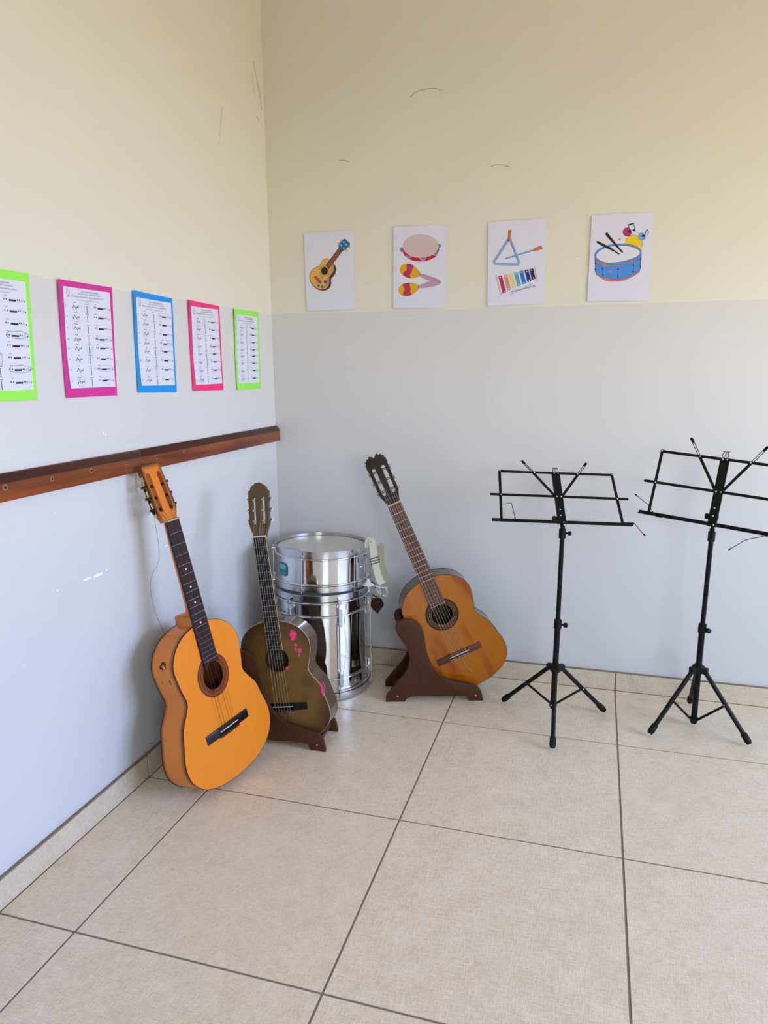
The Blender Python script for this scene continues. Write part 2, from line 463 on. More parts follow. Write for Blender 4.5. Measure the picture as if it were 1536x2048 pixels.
for x, z in ((.5875, 1.4519), (.4115, 1.5838), (.3795, 1.5149), (1.185, 1.5133), (.5865, 1.457)): back_fleck(x, z, .006, .004, M_mark2)


# wooden coat rail on the left wall
rail = thing('wooden_rail', 'long reddish-brown wooden rail screwed along the left wall into the corner', 'rail', (0, 0, 0))
g = G()
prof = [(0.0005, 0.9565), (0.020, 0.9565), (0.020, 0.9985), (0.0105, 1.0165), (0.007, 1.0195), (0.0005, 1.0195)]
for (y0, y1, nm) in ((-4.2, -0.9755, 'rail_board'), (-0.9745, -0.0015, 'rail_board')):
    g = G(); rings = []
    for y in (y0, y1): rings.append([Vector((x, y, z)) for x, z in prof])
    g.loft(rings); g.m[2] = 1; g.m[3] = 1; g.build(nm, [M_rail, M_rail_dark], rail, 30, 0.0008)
M_hole = mat('dark_peg_hole', srgb(48, 22, 14), 0.8)
M_glue = mat('dried_glue_ring', srgb(150, 112, 90), 0.6)
for y, z, r in ((-1.498, .989, .0075), (-1.349, .987, .006), (-1.202, .988, .0065), (-1.051, .988, .005), (-0.975, .987, .003), (-0.903, .9895, .0062),
                (-0.751, .9905, .004), (-0.5995, .987, .0035), (-0.450, .9855, .003), (-0.304, .985, .005), (-0.155, .985, .004), (-0.0845, .987, .0025)):
    g = G(); Mx = Matrix.Translation((0.0195, y, z)) @ Matrix.Rotation(PI / 2, 4, 'Y')
    g.lathe([(0, 0.0008), (r * .6, 0.0008), (r * .6, 0)], 14, 0, Mx)
    g.lathe([(r * .6, 0.0), (r * .6, 0.0013), (r, 0.0011), (r, 0)], 14, 1, Mx)
    g.build('peg_hole', [M_hole, M_glue], rail, 40)
#OBJECTS#
# ================================================================ guitars
# local frame, millimetres: x across, y towards the head (0 = tail), z out of the soundboard
def body_outline(wl, wu, ww, L, n=44):
    ys = [0, .006, .025, .075, .16, .26, .37, .46, .53, .59, .66, .74, .82, .89, .945, .982, 1.0]
    w = [0, .27 * wl, .52 * wl, .79 * wl, .965 * wl, wl, .93 * wl, wl * .62 + ww * .38, wl * .26 + ww * .74, ww, ww * .62 + wu * .38,
         wu * .97, wu * .985, wu * .87, wu * .68, wu * .40, 0]
    half = [(w[i], ys[i] * L) for i in range(len(ys))]
    ctrl = half[:-1] + [(0, L)] + [(-x, y) for x, y in reversed(half[1:-1])]
    fine = smooth_poly(ctrl, 8)
    # resample evenly
    d = [0]
    for i in range(len(fine)):
        a, b = fine[i], fine[(i + 1) % len(fine)]; d.append(d[-1] + math.hypot(b[0] - a[0], b[1] - a[1]))
    N = 2 * n; out = []; j = 0
    for k in range(N):
        t = d[-1] * k / N
        while d[j + 1] < t: j += 1
        f = (t - d[j]) / (d[j + 1] - d[j] + 1e-9); a, b = fine[j], fine[(j + 1) % len(fine)]
        out.append((a[0] + (b[0] - a[0]) * f, a[1] + (b[1] - a[1]) * f))
    return out

def inset(poly, d):
    n = len(poly); out = []
    for i in range(n):
        a, b = poly[i - 1], poly[(i + 1) % n]; tx, ty = b[0] - a[0], b[1] - a[1]; q = math.hypot(tx, ty)
        out.append((poly[i][0] - ty / q * d, poly[i][1] + tx / q * d))
    return out

def lacquer(name, base, edge, grain, zlim, rough, coat, outline=None, burst=0.0, streak=None):
    """painted guitar wood: base colour, darker painted edge that follows local z (sides)"""
    m = mat(name, base, rough=rough, coat=coat, spec=0.28)
    n, l, b = nodes_of(m); tc = n.new('ShaderNodeTexCoord')
    v = mapping(n, l, tc.outputs['Object'], (0.09, 0.004, 0.05))
    f = noise_tex(n, l, v, 1.0, 5, 0.6)
    col = mixc(n, l, f, tuple(c * (1 - grain) for c in base[:3]) + (1,), tuple(c * (1 + grain) for c in base[:3]) + (1,))
    if streak:
        f2 = noise_tex(n, l, mapping(n, l, tc.outputs['Object'], (0.018, 0.0035, 0.02)), 1.0, 3, 0.5)
        col = mixc(n, l, ramp(n, l, f2, [(0.50, (0, 0, 0, 1)), (0.66, (1, 1, 1, 1))]), col, streak)
    if zlim:
        sp = n.new('ShaderNodeSeparateXYZ'); l.new(tc.outputs['Object'], sp.inputs[0])
        z = sp.outputs[2]; d0, d1, w = zlim
        near = math_node(n, l, 'MINIMUM', math_node(n, l, 'SUBTRACT', z, d0), math_node(n, l, 'SUBTRACT', d1, z))
        near = math_node(n, l, 'ADD', near, math_node(n, l, 'MULTIPLY', math_node(n, l, 'SUBTRACT', noise_tex(n, l, tc.outputs['Object'], 0.03, 4), 0.5), w * 0.35))
        mr = n.new('ShaderNodeMapRange'); l.new(near, mr.inputs[0]); mr.inputs[1].default_value = w * .15; mr.inputs[2].default_value = w
        col = mixc(n, l, mr.outputs[0], edge, col)
    l.new(col, b.inputs['Base Color'])
    return m

def radial_edge(m, edge, cx, cy, rx, ry, lo, hi):
    """darker painted edge of a sunburst top, elliptical around the lower body"""
    n, l, b = nodes_of(m); lk = b.inputs['Base Color'].links[0]; src = lk.from_socket
    tc = n.new('ShaderNodeTexCoord'); sp = n.new('ShaderNodeSeparateXYZ'); l.new(tc.outputs['Object'], sp.inputs[0])
    dx = math_node(n, l, 'DIVIDE', math_node(n, l, 'SUBTRACT', sp.outputs[0], cx), rx)
    dy = math_node(n, l, 'DIVIDE', math_node(n, l, 'SUBTRACT', sp.outputs[1], cy), ry)
    r = math_node(n, l, 'SQRT', math_node(n, l, 'ADD', math_node(n, l, 'MULTIPLY', dx, dx), math_node(n, l, 'MULTIPLY', dy, dy)))
    mr = n.new('ShaderNodeMapRange'); mr.interpolation_type = 'SMOOTHSTEP'; l.new(r, mr.inputs[0]); mr.inputs[1].default_value = lo; mr.inputs[2].default_value = hi
    l.new(mixc(n, l, mr.outputs[0], src, edge), b.inputs['Base Color'])

def disc(r0, r1, z, cx=0, cy=0, n=56, mi=0, g=None, th=0.35):
    g.lathe([(r0, z), (r0, z + th), (r1, z + th), (r1, z)], n, mi, Matrix.Translation((cx, cy, 0)), closed_prof=True)

def make_guitar(c):
    """c: dictionary of colours, sizes and options"""
    root = thing('classical_guitar', c['label'], 'guitar')
    L, wl, wu, ww, D = c['L'], c['wl'], c['wu'], c['ww'], c.get('D', 95)
    N = 810.0; hy = c['hy']; hr = c['hr']
    out = body_outline(wl, wu, ww, L)
    t0 = c.get('tail', 0); out = [(x, y + t0 * (1 - y / L) ** 2) for x, y in out]
    n = len(out); inn = inset(out, 2.2)
    # --- soundboard, with a real sound hole
    g = G(); ang = [math.atan2(y - hy, x) for x, y in out]
    hp = [(hr * math.cos(a), hy + hr * math.sin(a)) for a in ang]
    vs = []
    for z in (0, -2.6):
        vs += [(x, y, z) for x, y in out]
        for k in (.33, .66): vs += [(x + (h[0] - x) * k, y + (h[1] - y) * k, z) for (x, y), h in zip(out, hp)]
        vs += [(x, y, z) for x, y in hp]
    fs = []
    for layer in (0, 1):
        o = layer * 4 * n
        for rg in range(3):
            for i in range(n):
                j = (i + 1) % n; fs.append((o + rg * n + i, o + rg * n + j, o + (rg + 1) * n + j, o + (rg + 1) * n + i))
    for i in range(n):
        j = (i + 1) % n
        fs.append((i, j, 4 * n + j, 4 * n + i)); fs.append((3 * n + i, 3 * n + j, 7 * n + j, 7 * n + i))
    g.add(vs, fs); g.build('soundboard', c['top'], root, 40)
    # --- sides and back (hollow box)
    g = G(); dep = lambda y: -D + 5 * (y / L)       # a little shallower at the neck
    vs = [(x, y, -2.6) for x, y in out] + [(x, y, dep(y)) for x, y in out] + [(x, y, -2.6) for x, y in inn] + [(x, y, dep(y)) for x, y in inn]
    fs = []
    for i in range(n):
        j = (i + 1) % n
        fs += [(i, j, n + j, n + i), (2 * n + i, 2 * n + j, 3 * n + j, 3 * n + i), (n + i, n + j, 3 * n + j, 3 * n + i), (i, j, 2 * n + j, 2 * n + i)]
    g.add(vs, fs); side = g.build('side', c['side'], root, 50)
    g = G(); vs = [(x, y, dep(y)) for x, y in out] + [(x, y, dep(y) - 2.6) for x, y in out]
    fs = [tuple(range(n)), tuple(range(n, 2 * n))] + [(i, (i + 1) % n, n + (i + 1) % n, n + i) for i in range(n)]
    g.add(vs, fs); g.build('back', c['side'], root, 40)
    if c.get('binding'):
        for nm, zz in (('binding', -0.9), ('binding', None)):
            g = G(); pts = [(x, y, zz if zz is not None else dep(y) - 1.6) for x, y in out]
            g.tube(pts, c.get('bind_r', 1.1), 6, closed=True); g.build(nm, c['binding'] if zz is not None else c.get('binding_back', c['binding']), root, 60)
    # --- inside: paper label on the back, seen through the hole
    if c.get('paper'):
        g = G(); g.box(-50, 8, hy - 34, hy + 14, -D + 3.0, -D + 3.6); g.build('paper_label', M_label, root, 0)
        g = G()
        for k in range(3): g.box(-42, 2 - 8 * k, hy - 8 - 9 * k, hy - 5 - 9 * k, -D + 3.6, -D + 3.9)
        g.build('label_lines', M_ink_grey, root, 0)
    # --- rosette
    g = G()
    for r0, r1, mi in c['rosette']: disc(r0, r1, 0.0, 0, hy, 64, mi, g)
    if c['rosette']: g.build('rosette', c['rosette_mats'], root, 40)
    # --- fingerboard with frets
    fl, fr = c['fend']
    wn, we = 25.5, 30.5
    wat = lambda y: wn + (we - wn) * (N - y) / (N - 360)
    g = G(); z0, z1 = 0.0, 6.6
    steps = [N, N - 150, N - 300, 385]
    ring = []
    for y in steps:
        w = wat(y); ring.append([Vector((-w, y, z0)), Vector((-w, y, z1)), Vector((w, y, z1)), Vector((w, y, z0))])
    we_ = wat(360)
    endp = [(-we_, fl), (-we_ + 6, fl), (-10, (fl + fr) / 2 + 13), (12, (fl + fr) / 2 + 13), (we_ - 6, fr), (we_, fr)]
    g.loft(ring, caps=True)
    vs = [Vector((-we_, 385, z0)), Vector((-we_, 385, z1)), Vector((we_, 385, z1)), Vector((we_, 385, z0))]
    poly = [(-we_, 385.01)] + endp + [(we_, 385.01)]
    g.prism(poly, z0, z1)
    fb = g.build('fingerboard', c['board'], root, 30)
    if c.get('board_binding'):
        g = G(); g.tube([(wat(N) + .3, N, z1 - 1), (we_ + .3, fr + 2, z1 - 1)], 1.3, 6); g.build('board_binding', c['board_binding'], fb, 60)
    nf = 19
    for k in range(1, nf + 1):
        y = N - 650 * (1 - 2 ** (-k / 12)); w = wat(y) - .3
        if y < max(fl, fr) + 4: continue
        g = G(); g.tube([(-w, y, z1 + .1), (w, y, z1 + .1)], 0.95, 6); g.build('fret', M_fret, fb, 60)
    if c.get('dots'):
        for k in (5, 7, 9, 12):
            y = N - 650 * (1 - (2 ** (-k / 12) + 2 ** (-(k - 1) / 12)) / 2)
            g = G(); g.lathe([(0, z1 + .25), (3.3, z1 + .2), (3.3, z1 - .3)], 16, 0, Matrix.Translation((0, y, 0))); g.build('position_dot', M_bone, fb, 40)
    g = G(); g.box(-wn - .5, wn + .5, N, N + 5, -2, 9.6); g.build('nut', c['nut'], root, 0, 0.8)
    # --- neck with heel
    def dsec(y, w, dp):
        pts = []
        for k in range(13):
            a = PI * k / 12; pts.append(Vector((-w * math.cos(a), y, -dp * math.sin(a) ** 0.85)))
        return pts
    g = G(); rg = []
    for y, w, dp in ((N + 4, 25.5, 15), (N - 12, 25.8, 17), (N - 60, 26.3, 19), (L + 110, 28, 20.5), (L + 66, 28.5, 22), (L + 50, 28.8, 26), (L + 41, 28, 34),
                     (L + 36, 26, 48), (L + 33, 23.5, 66), (L + 30, 21, 82), (L + 26, 19, 91), (L + 22, 18.5, 95)):
        rg.append(dsec(y, w, min(dp, D)))
    # heel root against the body
    rg.append([Vector((v.x * 1.02, L - 1.5, v.z)) for v in dsec(0, 22, min(96, D))])
    g.loft(rg); g.build('neck', c['neck'], root, 50)
    # --- headstock: slotted plate tipped back
    hl = c['head']; ang_h = math.radians(c.get('tip', -13))
    HM = Matrix.Translation((0, N + 2, 0.0)) @ Matrix.Rotation(ang_h, 4, 'X') @ Matrix.Rotation(0, 4, 'Z')
    def slot(cx, y0, y1, w=7.2):
        p = []
        for k in range(9): a = PI * k / 8; p.append((cx + w * math.cos(a), y1 - w + w * math.sin(a)))
        for k in range(9): a = PI + PI * k / 8; p.append((cx + w * math.cos(a), y0 + w + w * math.sin(a)))
        return p
    s0, s1, sx = c['slots']
    me = cuts_mesh('headstock', [hl, slot(-sx, s0, s1), slot(sx, s0, s1)], -19, 0, 0.0)
    head = obj_from_mesh('headstock', me, c['headmat'], root, HM, 30)
    # overlay / lighter veneer skipped: one painted head
    for side_, ys_ in ((-1, c['pegs']), (1, c['pegs'])):
        ew = c['headw']
        # plate on the edge of the head
        g = G(); y0, y1 = ys_[0] - 14, ys_[2] + 14
        pl = [(-4.2, y0), (4.2, y0), (4.2, y1), (-4.2, y1)]
        E_ = HM @ Matrix.Translation((side_ * ew, 0, -9.5)) @ Matrix.Rotation(side_ * PI / 2, 4, 'Y')
        poly = []
        for y in ys_:
            poly += []
        wav = []
        for k in range(29):
            t = k / 28; y = y0 + (y1 - y0) * t
            d = min(abs(y - q) for q in ys_); wav.append((5.2 if d < 10 else 3.4, y))
        outl = [(w, y) for w, y in wav] + [(-w, y) for w, y in reversed(wav)]
        g.prism(outl, 0, 1.3, E_)
        if c.get('lyre'):
            for sgn in (-1, 1):
                g.tube([E_ @ Vector((sgn * x, y1 + y, .7)) for x, y in ((1, 0), (4.6, 4), (5.2, 9), (3.4, 14), (5.6, 19))], 0.9, 6)
            for x in (-1.3, 1.3): g.tube([E_ @ Vector((x, y1 + 2, .7)), E_ @ Vector((x, y1 + 17, .7))], 0.5, 5)
            g.tube([E_ @ Vector((-5, y1 + 17.5, .7)), E_ @ Vector((5, y1 + 17.5, .7))], 0.9, 6)
            g.lathe([(0, 0), (4.4, 0), (4.4, 1.3), (0, 1.3)], 18, 0, E_ @ Matrix.Translation((0, y0 - 3, 0)))
        g.build('tuner_plate', c['plate'], head, 40, 0)
        for y in ys_:
            # roller across the slot
            g = G(); g.tube([HM @ Vector((side_ * (sx - 9.5), y, -9.5)), HM @ Vector((side_ * (sx + 9.5), y, -9.5))], 4.6, 14)
            g.build('string_roller', c['roller'], head, 60)
            # worm gear housing and wheel
            g = G()
            g.lathe([(0, 0), (5.0, 0), (5.0, 3.6), (2.4, 3.6), (2.4, 4.8), (0, 4.8)], 14, 0, E_ @ Matrix.Translation((0, y - 5, 1.3)))
            g.tube([E_ @ Vector((-9.5, y + 4, 4)), E_ @ Vector((9.5, y + 4, 4))], 2.1, 10)
            g.box(-8, -5.5, y + .5, y + 7.5, 1, 7, 0, E_); g.box(5.5, 8, y + .5, y + 7.5, 1, 7, 0, E_)
            g.build('tuner_gear', c['gear'], head, 40)
            # button stalk points to the back of the head
            sgn = side_
            g = G(); g.tube([E_ @ Vector((sgn * 9, y + 4, 4)), E_ @ Vector((sgn * 15, y + 4, 4))], 1.5, 8)
            bt = []
            for k in range(7):
                t = k / 6; w_ = 5.2 + 3.4 * math.sin(PI * min(1, t * .62)); h_2 = 2.0 + 1.1 * math.sin(PI * t)
                if k == 6: w_ *= .72; h_2 = 1.4
                bt.append([E_ @ Vector((sgn * (15 + 13 * t), y + 4 + w_ * math.cos(a), 4 + h_2 * math.sin(a))) for a in [2 * PI * q / 12 for q in range(12)]])
            g.loft(bt); g.build('tuner_button', M_pearl, head, 50)
    # --- bridge
    hw, sy = c['hw'], c['sy']
    g = G()
    # two wings, the thicker middle with its channel, and the tie block
    wing = [(0, sy + 12), (0, sy - 17)]
    for s in (-1, 1):
        rgs = []
        for x, zt in ((40, 7.0), (46, 5.0), (hw - 2, 3.4), (hw, 2.6)):
            rgs.append([Vector((s * x, sy + 12, 0)), Vector((s * x, sy + 11, zt * .8)), Vector((s * x, sy - 2, zt)), Vector((s * x, sy - 16, zt * .8)), Vector((s * x, sy - 17, 0))])
        g.loft(rgs)
    g.box(-41, 41, sy - 3, sy + 12, 0, 7.4); g.box(-41, 41, sy - 10, sy - 2.9, 0, 3.0); g.box(-41, 41, sy - 19, sy - 9.9, 0, 8.4)
    br = g.build('bridge', c['bridge'], root, 25, 0.6)
    g = G(); g.box(-40, 40, sy - 1.3, sy + 1.3, 7.2, 10.2); g.build('saddle', c['saddle'], br, 0, 0.5)
    if c.get('tie_trim'):
        g = G(); g.box(-40, 40, sy - 11.6, sy - 10.2, 8.35, 9.0); g.box(-40, 40, sy - 18.6, sy - 17.2, 8.35, 9.0); g.build('tie_block_trim', c['tie_trim'], br, 0)
    # --- strings
    for q in range(6):
        if q in c.get('missing', ()): continue
        xn, xs = -21.5 + 8.6 * q, -29 + 11.6 * q
        r = (0.62, 0.55, 0.45, 0.5, 0.42, 0.36)[q]
        side_ = -1 if q < 3 else 1
        pg = c['pegs'][q if q < 3 else 5 - q]
        rol = HM @ Vector((side_ * (sx + (3.5 - 3.2 * (q if q < 3 else 5 - q))), pg, -5.2))
        g = G()
        g.tube([rol, (xn, N + 4.6, 9.9), (xn, N, 9.8), (xs, sy, 10.4), (xs, sy - 9.5, 6.5)], r, 5)
        g.tube([(xs, sy - 9.6, 8.6), (xs + 1.5, sy - 14, 9.4), (xs - 1, sy - 19.4, 8.2)], r * 1.1, 5)
        g.build('string', c['strmat'], root, 60)
    for pts in c.get('tails', ()):
        g = G(); g.tube(smooth_poly(pts, 4, False), 0.45, 5); g.build('string_end', c['strmat'], root, 60)
    c['side_out'] = out; c['dep'] = dep
    return root, head, side, HM

def place(root, M3, T3, s):
    root.matrix_world = Matrix.Translation(T3) @ Matrix([list(r) + [0] for r in M3] + [[0, 0, 0, 1]]) @ Matrix.Diagonal((s / 1000, s / 1000, s / 1000, 1))

def hull(pts): return smooth_poly(pts, 4)
def mirror(h): return h + [(-x, y) for x, y in reversed(h) if abs(x) > 1e-6]

# decal that follows the side of a body (start index along the outline, depth range)
def side_patch(root, c, pts, m, name, lift=0.5):
    out = c['side_out']; n = len(out)
    def P(t, z):
        i = int(math.floor(t)) % n; f = t - math.floor(t); a, b = out[i], out[(i + 1) % n]
        tx, ty = b[0] - a[0], b[1] - a[1]; q = math.hypot(tx, ty)
        return Vector((a[0] + tx * f + ty / q * lift, a[1] + ty * f - tx / q * lift, z))
    g = G()
    ring = [P(t, z) for t, z in pts]; ctr = sum(ring, Vector()) / len(ring)
    g.add([ctr] + ring, [(0, i + 1, (i + 1) % len(ring) + 1) for i in range(len(ring))])
    return g.build(name, m, root, 0)
def blob(cx, cy, rx, ry, k=16, jag=.35, rnd=None):
    rnd = rnd or random
    return [(cx + rx * rnd.uniform(1 - jag, 1) * math.cos(2 * PI * i / k), cy + ry * rnd.uniform(1 - jag, 1) * math.sin(2 * PI * i / k)) for i in range(k)]
def top_patch(root, poly, m, name, z=0.0, th=0.3):
    g = G(); g.prism(poly, z, z + th); return g.build(name, m, root, 0)

# ---- guitar 1: orange lacquered guitar leaning on the rail
OR = srgb(224, 136, 40)
orange_top = lacquer('orange_lacquer_top', (0.80, 0.235, 0.012, 1), (0.05, 0.015, 0.008, 1), 0.08, None, 0.36, 0.2)
orange_side = lacquer('orange_lacquer_side', (0.70, 0.215, 0.022, 1), (0.055, 0.018, 0.012, 1), 0.08, (-99, -1.0, 19), 0.33, 0.25)
orange_neck = lacquer('orange_lacquer_neck', (0.60, 0.19, 0.03, 1), (0.05, 0.015, 0.01, 1), 0.12, None, 0.33, 0.3)
def head_paint(name, base, edge, w, hw, top):
    m = lacquer(name, base, edge, 0.1, None, 0.33, 0.35)
    n, l, b = nodes_of(m); src = b.inputs['Base Color'].links[0].from_socket
    tc = n.new('ShaderNodeTexCoord'); sp = n.new('ShaderNodeSeparateXYZ'); l.new(tc.outputs['Object'], sp.inputs[0])
    ax = math_node(n, l, 'SUBTRACT', hw, math_node(n, l, 'ABSOLUTE', sp.outputs[0])); ty = math_node(n, l, 'SUBTRACT', top, sp.outputs[1])
    mr = n.new('ShaderNodeMapRange'); l.new(math_node(n, l, 'MINIMUM', ax, ty), mr.inputs[0]); mr.inputs[1].default_value = 0; mr.inputs[2].default_value = w
    l.new(mixc(n, l, mr.outputs[0], edge, src), b.inputs['Base Color']); return m
orange_head = head_paint('orange_head_burst', (0.66, 0.19, 0.015, 1), (0.045, 0.012, 0.006, 1), 15, 38, 985)
M_dark_board = wood('dark_stained_fingerboard', (0.014, 0.006, 0.008, 1), (0.045, 0.018, 0.022, 1), (0.3, 0.01, 0.3), 0.45)
M_ebony = wood('black_fingerboard', (0.008, 0.008, 0.009, 1), (0.02, 0.019, 0.02, 1), (0.3, 0.01, 0.3), 0.4)
M_rosewood = wood('rosewood_fingerboard', (0.05, 0.020, 0.014, 1), (0.17, 0.075, 0.052, 1), (0.25, 0.008, 0.25), 0.5)
M_bridge_blk = mat('black_lacquered_bridge', srgb(18, 16, 20), 0.28, spec=0.35, coat=0.1)
M_ros_brown = mat('rosette_brown', srgb(136, 66, 28), 0.45, spec=0.25)
M_ros_dark = mat('rosette_dark_line', srgb(34, 12, 8), 0.5, spec=0.2)
M_ros_gold = mat('rosette_gold_line', srgb(150, 110, 50), 0.45, spec=0.2)
M_ros_black = mat('rosette_black', srgb(26, 18, 13), 0.4, spec=0.25)
head1 = mirror(hull([(25.5, 0), (27.5, 8), (34, 22), (39.5, 34), (40, 46), (38.6, 80), (37, 130), (35.5, 160), (33.5, 171), (27, 176), (12, 178), (0, 178.4)][:-1] + [(0, 178.4)])[:44]) if False else None
def half_shape(pts, top_open=True):
    f = smooth_poly(pts, 4, False)
    return f + [(-x, y) for x, y in reversed(f) if abs(x) > 1e-3]
head1 = half_shape([(25.5, 0), (27.0, 8), (33.5, 24), (39.2, 35), (39.8, 48), (38.4, 90), (36.8, 135), (35.6, 160), (33.8, 169), (27, 174.5), (12, 177), (0, 177.5)])
head2 = half_shape([(25.5, 0), (26.5, 10), (33, 30), (38.5, 46), (39, 60), (39, 120), (40, 168), (38.5, 176), (33, 180), (31.5, 183), (30, 190), (23, 197), (16.5, 198.5), (14, 203), (6, 206.5), (0, 205)])
h3 = smooth_poly([(25.5, 0), (26.5, 10), (33, 30), (37.5, 42), (38, 60), (38.5, 110), (40, 150)], 4, False) + [(42.5, 156), (40.5, 163), (42, 170), (37.5, 175), (38.5, 182), (31, 184), (30.5, 192), (21, 190), (17, 198), (8, 194), (4, 189), (0, 186)]
head3 = h3 + [(-x, y) for x, y in reversed(h3) if abs(x) > 1e-3]

common = dict(roller=M_bone_old)
g1 = dict(tip=-8, label='orange lacquered classical guitar leaning against the wooden rail, missing a string', L=492.3, wl=188.5, wu=140.4, ww=122.2, hy=325.4, hr=43,
          top=orange_top, side=orange_side, neck=orange_neck, headmat=orange_head, binding=M_ros_dark,
          rosette=[(43, 46.5, 1), (46.5, 48.2, 2), (48.2, 51.5, 1), (51.5, 53.2, 2), (53.2, 61.5, 0), (61.5, 63.2, 2), (63.2, 66, 0)], rosette_mats=[M_ros_brown, M_ros_brown, M_ros_dark],
          board=M_dark_board, fend=(352, 362), dots=True, nut=M_bone_old, head=head1, slots=(30, 150, 20.5), pegs=(40, 75, 110), headw=38.6, lyre=True,
          plate=M_brass, gear=M_gear, roller=M_gear, hw=93, sy=159, bridge=M_bridge_blk, saddle=M_bone, strmat=M_string_dark, missing=(2,), paper=False,
          tails=[[(-8, 151, 9), (-4, 146, 13), (2, 141, 11), (0, 136, 6)]])
gu1, hd1, sd1, HM1 = make_guitar(g1)
place(gu1, [[0.2132, -0.2179, 0.9524], [0.9747, -0.0195, -0.2227], [0.0671, 0.9758, 0.2082]], (0.2952, -0.9809, 0.0215), 1.004)
rr = random.Random(3)
M_dent = mat('exposed_dark_gash', srgb(30, 16, 10), 0.8)
M_wear = mat('bare_wood_wear', srgb(214, 160, 96), 0.6)

for cx, cz, rx, rz, sd in ((0, 0, 0, 0, 0),):
    pass
IDX = lambda yy, sgn: min(range(len(g1['side_out'])), key=lambda i: abs(g1['side_out'][i][1] - yy) + (0 if g1['side_out'][i][0] * sgn > 0 else 999))
i0 = IDX(418, -1)
side_patch(gu1, g1, blob(i0, -42, 1.0, 17, 18, .55, rr), M_dent, 'gash')
side_patch(gu1, g1, blob(i0 + .25, -38, .35, 8, 12, .5, rr), M_wear, 'worn_spot', 0.9)
side_patch(gu1, g1, blob(IDX(362, -1), -30, .7, 2.2, 9, .4, rr), M_dent, 'gash')
side_patch(gu1, g1, blob(IDX(362, -1), -63, .5, 1.0, 8, .4, rr), M_dent, 'gash')
for x, y in ((-137, 360), (128, 40), (60, 4), (171, 120)):
    pass

# ---- guitar 2: small brown guitar in a stand
brown_top = lacquer('brown_stain_top', (0.155, 0.082, 0.017, 1), (0.03, 0.018, 0.008, 1), 0.10, None, 0.36, 0.25)
radial_edge(brown_top, (0.030, 0.018, 0.007, 1), 20, 235, 195, 290, 0.55, 1.05)
def add_blotch(m, col, sc, lo, hi):
    n, l, b = nodes_of(m); src = b.inputs['Base Color'].links[0].from_socket
    tc = n.new('ShaderNodeTexCoord'); f = noise_tex(n, l, tc.outputs['Object'], sc, 2, 0.4)
    mr = n.new('ShaderNodeMapRange'); l.new(f, mr.inputs[0]); mr.inputs[1].default_value = lo; mr.inputs[2].default_value = hi
    l.new(mixc(n, l, math_node(n, l, 'MULTIPLY', mr.outputs[0], 0.5), src, col), b.inputs['Base Color'])
add_blotch(brown_top, (0.07, 0.035, 0.012, 1), 0.013, 0.55, 0.62)
brown_side = lacquer('brown_stain_side', (0.13, 0.085, 0.055, 1), (0.03, 0.02, 0.015, 1), 0.08, None, 0.22, 0.5)
brown_head = lacquer('brown_stain_head', (0.105, 0.060, 0.028, 1), (0.03, 0.02, 0.015, 1), 0.15, None, 0.4, 0.2)
M_cream = mat('cream_binding', srgb(206, 176, 128), 0.4)
g2 = dict(tip=-15, tail=11, label='small dull brown guitar with pink paint marks, in the stand beside the drums', L=487.9, wl=183.3, wu=140.9, ww=119.9, hy=334, hr=47,
          top=brown_top, side=brown_side, neck=brown_head, headmat=brown_head, binding=M_cream, binding_back=M_ros_dark,
          rosette=[(47, 49.2, 0)], rosette_mats=[mat('hole_rim', srgb(90, 60, 40), 0.4)],
          board=M_ebony, board_binding=M_cream, fend=(372, 371), nut=M_bone, head=head2, slots=(46, 154, 18.5), pegs=(60, 101, 142), headw=38.6,
          plate=M_nickel, gear=M_nickel, roller=M_bone, hw=96.4, sy=152, bridge=mat('flat_black_bridge', srgb(9, 9, 11), 0.5, spec=0.2), saddle=M_bone, strmat=M_string, paper=True,
          tails=[[(14, 133, 8), (12, 122, 4), (3, 108, 2)], [(22, 134, 8), (22, 120, 3), (14, 106, 2)], [(26, 133, 8), (33, 126, 4), (40, 121, 2)]])
gu2, hd2, sd2, HM2 = make_guitar(g2)
place(gu2, [[0.9877, -0.1394, 0.0703], [0.0796, 0.0625, -0.9949], [0.1343, 0.9883, 0.0728]], (0.3520, -0.7425, 0.0010), 0.882)
M_pink = mat('hot_pink_paint', srgb(240, 60, 140), 0.45)
def splash(root, cx, cy, w, h, m, z=0.0, seed=1, k=26):
    r_ = random.Random(seed)
    poly = []
    for i in range(k):
        a = 2 * PI * i / k; rad = r_.uniform(.62, 1.0) if i % 2 else r_.uniform(.35, .75)
        poly.append((cx + w / 2 * rad * math.cos(a), cy + h / 2 * rad * math.sin(a)))
    return top_patch(root, poly, m, 'paint_splash', z)

splash(gu2, 78, 425, 40, 56, M_pink, 0.0, 5, 30)
splash(gu2, 84, 388, 20, 16, M_pink, 0.0, 8, 20); splash(gu2, 96, 366, 30, 24, M_pink, 0.0, 11, 22); splash(gu2, 80, 372, 10, 22, M_pink, 0.0, 13, 16); splash(gu2, 92, 348, 12, 14, M_pink, 0.0, 14, 12)
splash(gu2, 36, 300, 14, 16, M_pink, 0.3, 17, 14); splash(gu2, 44, 305, 8, 9, M_pink, 0.0, 18, 12)
splash(gu2, 166, 205, 20, 52, M_pink, 0.0, 21, 26)
IDX2 = lambda yy, sgn: min(range(len(g2['side_out'])), key=lambda i: abs(g2['side_out'][i][1] - yy) + (0 if g2['side_out'][i][0] * sgn > 0 else 999))
side_patch(gu2, g2, blob(IDX2(212, 1), -9, 1.9, 7, 22, .5, rr), M_pink, 'paint_splash'); side_patch(gu2, g2, blob(IDX2(218, 1), -32, 1.2, 5, 16, .5, rr), M_pink, 'paint_splash')
side_patch(gu2, g2, blob(IDX2(388, 1), -8, .4, 3, 10, .4, rr), M_ros_dark, 'nick')

